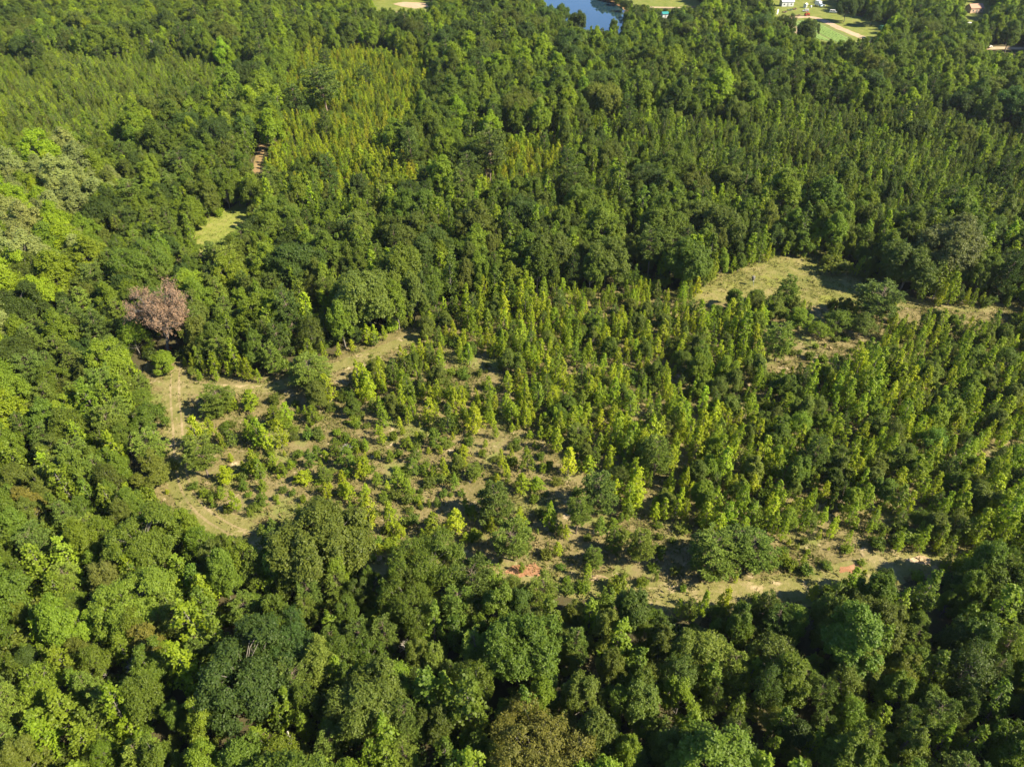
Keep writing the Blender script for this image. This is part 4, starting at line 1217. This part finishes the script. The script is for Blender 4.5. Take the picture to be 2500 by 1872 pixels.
# the barrel feeder on the meadow
f = thing('barrel_feeder', 1624, 616, 0.3, 'grey barrel feeder on splayed legs standing alone on the meadow', 'feeder')
link('barrel', bm_mesh('barrel', lathe([(0.10, 1.42), (0.34, 1.66), (0.40, 1.70), (0.40, 1.98), (0.42, 2.0), (0.40, 2.02), (0.40, 2.30), (0.42, 2.32), (0.40, 2.34), (0.40, 2.62)]), P_DRAB, True), f)
link('lid', bm_mesh('lid', lathe([(0.44, 2.62), (0.44, 2.68), (0.30, 2.76), (0.05, 2.80)]), P_DRAB, True), f)
link('spreader', bm_mesh('spreader', lathe([(0.14, 1.18), (0.14, 1.40), (0.05, 1.42)], 10), P_GREY), f)
for k in range(3):
    a = k * 2.0944 + 0.4
    w = Wood()
    w.limb([(0.95 * math.cos(a), 0.95 * math.sin(a), -0.04), (0.66 * math.cos(a), 0.66 * math.sin(a), 0.95), (0.38 * math.cos(a), 0.38 * math.sin(a), 1.9)], [0.035, 0.035, 0.03], 8)
    link('leg', w.build('leg', P_GREY), f)

def gable(name, px, py, rz, L, Wd, hw, hr, wallm, roofm, label, cat, door=True, wins=2):
    o = thing(name, px, py, rz, label, cat)
    link('wall', bm_mesh('wall', prism([(-Wd / 2, 0), (Wd / 2, 0), (Wd / 2, hw), (0, hr - 0.06), (-Wd / 2, hw)], -L / 2, L / 2), wallm), o)
    for sg in (-1, 1):
        link('roof_panel', bm_mesh('roof_panel', prism([(0, hr), (sg * (Wd / 2 + 0.35), hw - 0.12), (sg * (Wd / 2 + 0.35), hw), (0, hr + 0.12)], -L / 2 - 0.3, L / 2 + 0.3), roofm), o)
    if door:
        d = link('door', bm_mesh('door', block(-0.5, 0.5, -Wd / 2 - 0.06, -Wd / 2 - 0.004, 0.05, 2.05), P_GREY), o)
        link('handle', bm_mesh('handle', block(0.34, 0.42, -Wd / 2 - 0.12, -Wd / 2 - 0.062, 1.0, 1.1, 0.01), P_STEEL), d)
    for k in range(wins):
        x = (-1) ** k * L * 0.30
        wn_ = link('window', bm_mesh('window', block(x - 0.6, x + 0.6, -Wd / 2 - 0.05, -Wd / 2 - 0.004, 1.0, 2.0), P_WHITE), o)
        link('pane', bm_mesh('pane', block(x - 0.5, x + 0.5, -Wd / 2 - 0.07, -Wd / 2 - 0.052, 1.1, 1.9, 0.005), P_GLASS), wn_)
    return o
gable('farm_shed', 1698, 13.5, 0.10, 8.6, 5.0, 3.2, 4.4, P_OFF, P_WHITE, 'long white gabled shed at the top of the farmyard', 'shed')
gable('small_shed', 1739, 17, 0.9, 2.3, 2.0, 2.1, 2.7, P_OFF, P_WHITE, 'small white hut between the shed and the box truck', 'shed', True, 0)
gable('farm_house', 2102, 27, 0.15, 9.5, 6.5, 3.0, 5.2, P_TAN, P_CLAYROOF, 'tan house with terracotta roof among trees near the top-right corner', 'house', True, 2)
gable('roofed_shed', 1435, 39, 0.2, 4.0, 3.5, 2.6, 3.6, P_OFF, P_TEAL, 'small shed with teal metal roof among trees beside the pond', 'shed', True, 0)

def wheels(o, xs, half, r):
    for x in xs:
        for sg in (-1, 1):
            t = link('wheel', bm_mesh('wheel', lathe([(r * 0.86, -0.11), (r, -0.07), (r, 0.07), (r * 0.86, 0.11)], 18, 'y', (x, sg * half, r)), P_TYRE), o)
            link('rim', bm_mesh('rim', lathe([(r * 0.55, -0.125), (r * 0.55, 0.125)], 14, 'y', (x, sg * half, r)), P_GREY), t)

def car(name, px, py, rz, label, cat, L=4.6, van=False):
    o = thing(name, px, py, rz, label, cat, None)
    h1, h2 = (1.05, 1.95) if van else (0.95, 1.62)
    link('body', bm_mesh('body', side_prism([(-L / 2, 0.35), (L / 2, 0.35), (L / 2, 0.75), (L / 2 - 0.15, h1 - 0.1), (L * 0.26, h1), (-L / 2 + 0.05, h1), (-L / 2, 0.8)], -0.88, 0.88, 0.07), P_WHITE), o)
    link('cabin', bm_mesh('cabin', side_prism([(L * 0.30, h1 - 0.05), (L * 0.16, h2 - 0.05), (L * 0.12, h2), (-L / 2 + 0.25, h2), (-L / 2 + 0.08, h1 - 0.05)], -0.80, 0.80, 0.07), P_WHITE), o)
    link('windscreen', bm_mesh('windscreen', side_prism([(L * 0.295, h1 + 0.03), (L * 0.172, h2 - 0.14), (L * 0.19, h2 - 0.12), (L * 0.315, h1 + 0.03)], -0.68, 0.68, 0.005), P_GLASS), o)
    for sg in (-1, 1):
        for a, b in ((-L * 0.40, -L * 0.16), (-L * 0.13, L * 0.13)):
            link('window', bm_mesh('window', block(a, b, sg * 0.80 - 0.012, sg * 0.80 + 0.012, h1 + 0.10, h2 - 0.18, 0.004), P_GLASS), o)
        link('headlight', bm_mesh('headlight', block(L / 2 - 0.05, L / 2 + 0.03, sg * 0.66 - 0.15, sg * 0.66 + 0.15, 0.62, 0.76, 0.01), P_GREY), o)
    wheels(o, (-L * 0.31, L * 0.31), 0.84, 0.34)
    return o
car('parked_van', 1800, 29, -0.35, 'white van parked in tree shade at the side of the farmyard', 'van', 5.4, True)
car('parked_car', 1740, 26, 2.9, 'white car parked just above the red tractor', 'car', 4.2)
car('parked_car', 2094, 55, 0.5, 'white car half hidden by trees below the terracotta-roofed house', 'car', 4.4)
car('parked_car', 2134, 103, 0.2, 'white car on the dirt road at the right edge', 'car', 4.4)

o = thing('box_truck', 1768, 15, -1.2, 'white box truck parked at the top of the farmyard', 'truck')
link('cargo_box', bm_mesh('cargo_box', block(-3.4, 1.2, -1.15, 1.15, 0.9, 3.6, 0.04), P_WHITE), o)
link('cab', bm_mesh('cab', side_prism([(1.25, 0.5), (3.0, 0.5), (3.05, 1.3), (2.6, 1.45), (2.2, 2.35), (1.25, 2.4)], -1.0, 1.0, 0.06), P_BLUE), o)
link('windscreen', bm_mesh('windscreen', side_prism([(2.62, 1.5), (2.24, 2.25), (2.27, 2.27), (2.66, 1.5)], -0.85, 0.85, 0.004), P_GLASS), o)
link('chassis', bm_mesh('chassis', block(-3.3, 2.8, -0.45, 0.45, 0.55, 0.88), P_STEEL), o)
wheels(o, (-2.1, 2.2), 0.98, 0.45)

o = thing('tractor', 1742, 35, 0.15, 'red tractor parked at the edge of the farmyard track', 'tractor')
link('bonnet', bm_mesh('bonnet', side_prism([(0.3, 0.9), (2.0, 0.9), (2.05, 1.4), (1.8, 1.62), (0.3, 1.7)], -0.38, 0.38, 0.06), P_RED), o)
link('chassis', bm_mesh('chassis', block(-1.0, 2.0, -0.25, 0.25, 0.5, 0.88), P_STEEL), o)
link('seat', bm_mesh('seat', side_prism([(-0.9, 1.1), (-0.35, 1.1), (-0.35, 1.25), (-0.75, 1.28), (-0.85, 1.75), (-0.98, 1.75)], -0.28, 0.28, 0.03), P_TYRE), o)
link('canopy', bm_mesh('canopy', block(-1.1, 0.35, -0.7, 0.7, 2.35, 2.44), P_RED), o)
for x in (-1.0, 0.25):
    for sg in (-1, 1):
        link('canopy_post', bm_mesh('canopy_post', block(x - 0.04, x + 0.04, sg * 0.6 - 0.04, sg * 0.6 + 0.04, 0.9, 2.348, 0.01), P_TYRE), o)
for sg in (-1, 1):
    link('fender', bm_mesh('fender', side_prism([(-1.4, 1.0), (-1.1, 1.55), (-0.3, 1.55), (0.0, 1.0), (-0.15, 1.0), (-0.4, 1.42), (-1.0, 1.42), (-1.25, 1.0)], sg * 0.78 - 0.2, sg * 0.78 + 0.2, 0.02), P_RED), o)
    t = link('rear_wheel', bm_mesh('rear_wheel', lathe([(0.62, -0.2), (0.72, -0.16), (0.72, 0.16), (0.62, 0.2)], 20, 'y', (-0.7, sg * 0.8, 0.72)), P_TYRE), o)
    link('rim', bm_mesh('rim', lathe([(0.4, -0.215), (0.4, 0.215)], 16, 'y', (-0.7, sg * 0.8, 0.72)), P_RED), t)
    t = link('front_wheel', bm_mesh('front_wheel', lathe([(0.32, -0.12), (0.4, -0.09), (0.4, 0.09), (0.32, 0.12)], 18, 'y', (1.7, sg * 0.62, 0.4)), P_TYRE), o)
    link('rim', bm_mesh('rim', lathe([(0.22, -0.13), (0.22, 0.13)], 14, 'y', (1.7, sg * 0.62, 0.4)), P_RED), t)
link('exhaust', bm_mesh('exhaust', lathe([(0.05, 1.66), (0.05, 2.5)], 8, 'z', (1.2, 0.2, 0)), P_STEEL), o)

def harrow(px, py, rz, label, nd=5, mat=P_STEEL):
    o = thing('disc_harrow', px, py, rz, label, 'harrow', 'farm implements on the grass')
    link('frame', bm_mesh('frame', side_prism([(-1.6, 0.55), (1.9, 0.55), (1.9, 0.7), (0.9, 0.72), (0.7, 1.1), (0.5, 1.1), (0.3, 0.72), (-1.6, 0.7)], -0.6, 0.6, 0.02), mat), o)
    for k in range(nd):
        link('disc', bm_mesh('disc', lathe([(0.30, -0.03), (0.36, 0.0), (0.30, 0.03)], 14, 'y', (-1.2 + k * 0.6, -0.75 if k % 2 else 0.75, 0.34)), P_STEEL), o)
    wheels(o, (0.2,), 0.95, 0.35)
harrow(1724, 35.5, 0.05, 'dark rusty harrow hitched behind the red tractor')
harrow(1713, 36.5, 0.5, 'short dark implement at the far end of the harrow row', 3)
harrow(1695, 28, 0.2, 'small dark implement alone below the long white shed', 3)
harrow(1706, 23.5, 0.1, 'green-framed implement beside the long white shed', 4, P_GREEN)
harrow(1716, 21.5, 0.3, 'rusty implement beside the green-framed implement', 4)

o = thing('water_tank', 1751.5, 17, 0, 'small round white tank beside the white hut', 'tank')
link('tank_shell', bm_mesh('tank_shell', lathe([(0.55, 0.0), (0.6, 0.1), (0.6, 1.1), (0.4, 1.3), (0.15, 1.35)]), P_WHITE, True), o)
link('cap', bm_mesh('cap', lathe([(0.16, 1.352), (0.16, 1.42)], 12), P_TYRE), o)
o = thing('boat', 1778, 14, 0.1, 'white boat on the ground beside the box truck', 'boat')
link('hull', bm_mesh('hull', lambda bm: (lambda vs_: [bm.faces.new([vs_[i] for i in fc]) for fc in ((0, 1, 3, 2), (2, 3, 5, 4), (0, 2, 7, 6), (2, 4, 7), (1, 8, 9, 3), (3, 9, 5), (6, 7, 9, 8), (7, 4, 5, 9), (0, 6, 8, 1))])(
    [bm.verts.new(p) for p in ((-1.9, -0.6, 0.1), (-1.9, 0.6, 0.1), (0.8, -0.6, 0.1), (0.8, 0.6, 0.1), (2.1, -0.05, 0.5), (2.1, 0.05, 0.5), (-1.9, -0.85, 0.75), (0.9, -0.85, 0.8), (-1.9, 0.85, 0.75), (0.9, 0.85, 0.8))]), P_WHITE), o)
link('thwart', bm_mesh('thwart', block(-0.9, -0.5, -0.7, 0.7, 0.76, 0.83), P_BLUE), o)
o = thing('standing_panel', 1679, 31.5, 0.7, 'white upright panel leaning beside the rounded tree', 'panel')
link('sheet', bm_mesh('sheet', block(-0.7, 0.7, -0.06, 0.06, 0.0, 3.0), P_WHITE), o)
link('brace', bm_mesh('brace', side_prism([(-0.05, 0.0), (0.05, 0.0), (0.05, 2.2), (-0.05, 2.2)], 0.064, 0.16, 0.01), P_STEEL), o)
o = thing('hunting_blind', 1902, 66, 0.4, 'dark green box blind on the grass beyond the dirt road', 'blind')
link('hut', bm_mesh('hut', block(-1.1, 1.1, -1.1, 1.1, 0.5, 2.5, 0.03), P_GREEN), o)
link('roof', bm_mesh('roof', prism([(-1.3, 2.5), (1.3, 2.5), (1.3, 2.6), (-1.3, 2.85)], -1.3, 1.3), P_GREEN), o)
for k in (-1, 1):
    for q in (-1, 1):
        link('leg', bm_mesh('leg', block(k * 0.95 - 0.07, k * 0.95 + 0.07, q * 0.95 - 0.07, q * 0.95 + 0.07, -0.04, 0.496, 0.01), P_STEEL), o)
link('opening', bm_mesh('opening', block(-0.7, 0.7, -1.125, -1.104, 1.5, 1.9, 0.004), P_GLASS), o)

# rows of the striped crop field, each one a low ridge of plants
CG = [at(*p) for p in CROP]
ca = np.array(CG)
d0 = np.array(at(1836, 80)) - np.array(at(1780, 52)); d0 /= np.linalg.norm(d0)
nrm0 = np.array([-d0[1], d0[0]])
s0 = ca @ nrm0
crop_root = bpy.data.objects['crop_field']
rr = np.random.default_rng(3)
for k, off in enumerate(np.arange(s0.min() + 1.0, s0.max() - 0.5, 1.9)):
    ts = np.arange((ca @ d0).min(), (ca @ d0).max(), 1.0)
    pts = off * nrm0[None] + ts[:, None] * d0[None]
    m = inside(pts[:, 0], pts[:, 1], CG)
    pts = pts[m]
    if len(pts) < 4 or k % 7 == 6:
        continue
    v, fcs = [], []
    for i, p in enumerate(pts):
        for q, (a, z) in enumerate(((-0.9, 0.03), (-0.55, 0.20), (0.0, 0.28), (0.55, 0.20), (0.9, 0.03))):
            jit = rr.normal(0, 0.10, 2)
            v.append((p[0] + nrm0[0] * a + jit[0], p[1] + nrm0[1] * a + jit[1], max(0.036, z + rr.normal(0, 0.05) if z > 0.1 else 0.036)))
        if i:
            for q in range(4):
                fcs.append(((i - 1) * 5 + q, (i - 1) * 5 + q + 1, i * 5 + q + 1, i * 5 + q))
    link('crop_row', mesh_from('crop_row', v, fcs, M_CROP), crop_root)

# a pale broken snag that shows in the black gap near the bottom
sx_, sy_ = at(619, 1588, 5.0)
o = link('broken_snag', None, None, (sx_, sy_, 0), 'pale broken snag in the black gap beside the largest dark oak', 'dead tree')
w = Wood(); w.limb([(0, 0, -0.2), (0.1, 0.05, 2.5), (0.05, 0.2, 4.6), (0.2, 0.25, 5.6)], [0.30, 0.26, 0.24, 0.10], 9)
link('trunk', w.build('trunk', M_DEADBARK), o)
w = Wood(); w.limb([(0.1, 0.05, 2.8), (-0.7, -0.2, 3.8), (-1.0, -0.5, 4.9)], [0.14, 0.11, 0.05], 7)
link('limb', w.build('limb', M_DEADBARK), o)
# pale wheel tracks along the lane
M_TRACK = ground_material('wheel_track_dirt', [(0.38, (0.150, 0.140, 0.055)), (0.5, (0.23, 0.185, 0.095)), (0.62, (0.31, 0.25, 0.15))])
LANE_PTS = [at(*p) for p in ((380, 790), (376, 850), (384, 920), (388, 1000), (396, 1060), (430, 1105), (490, 1145), (570, 1172), (680, 1200))]
for sg in (-0.9, 0.9):
    L_ = np.array(LANE_PTS); dd = np.gradient(L_, axis=0); dd /= np.linalg.norm(dd, axis=1, keepdims=True)
    strip('wheel_track', L_ + np.stack([-dd[:, 1], dd[:, 0]], 1) * sg, 0.45, 0.048, M_TRACK, False)

# ------------------------------------------------------------------ thin summer haze filling the valley air
hz = N('summer_haze')
pv = hz.n('VolumePrincipled', {'Color': (0.80, 0.88, 1.0, 1), 'Density': 0.00004, 'Anisotropy': 0.2})
hz.t.links.new(pv.outputs[0], hz.out.inputs['Volume'])
hz.m.cycles.homogeneous_volume = True
link('haze', bm_mesh('haze', lambda bm: bmesh.ops.transform(bm, matrix=Matrix.Translation((0, 2200, 56)) @ Matrix.Diagonal((6100, 5700, 114, 1)), verts=bmesh.ops.create_cube(bm, size=1)['verts']), hz.m), None, None, 'thin summer haze in the air', 'haze', None, 'stuff')
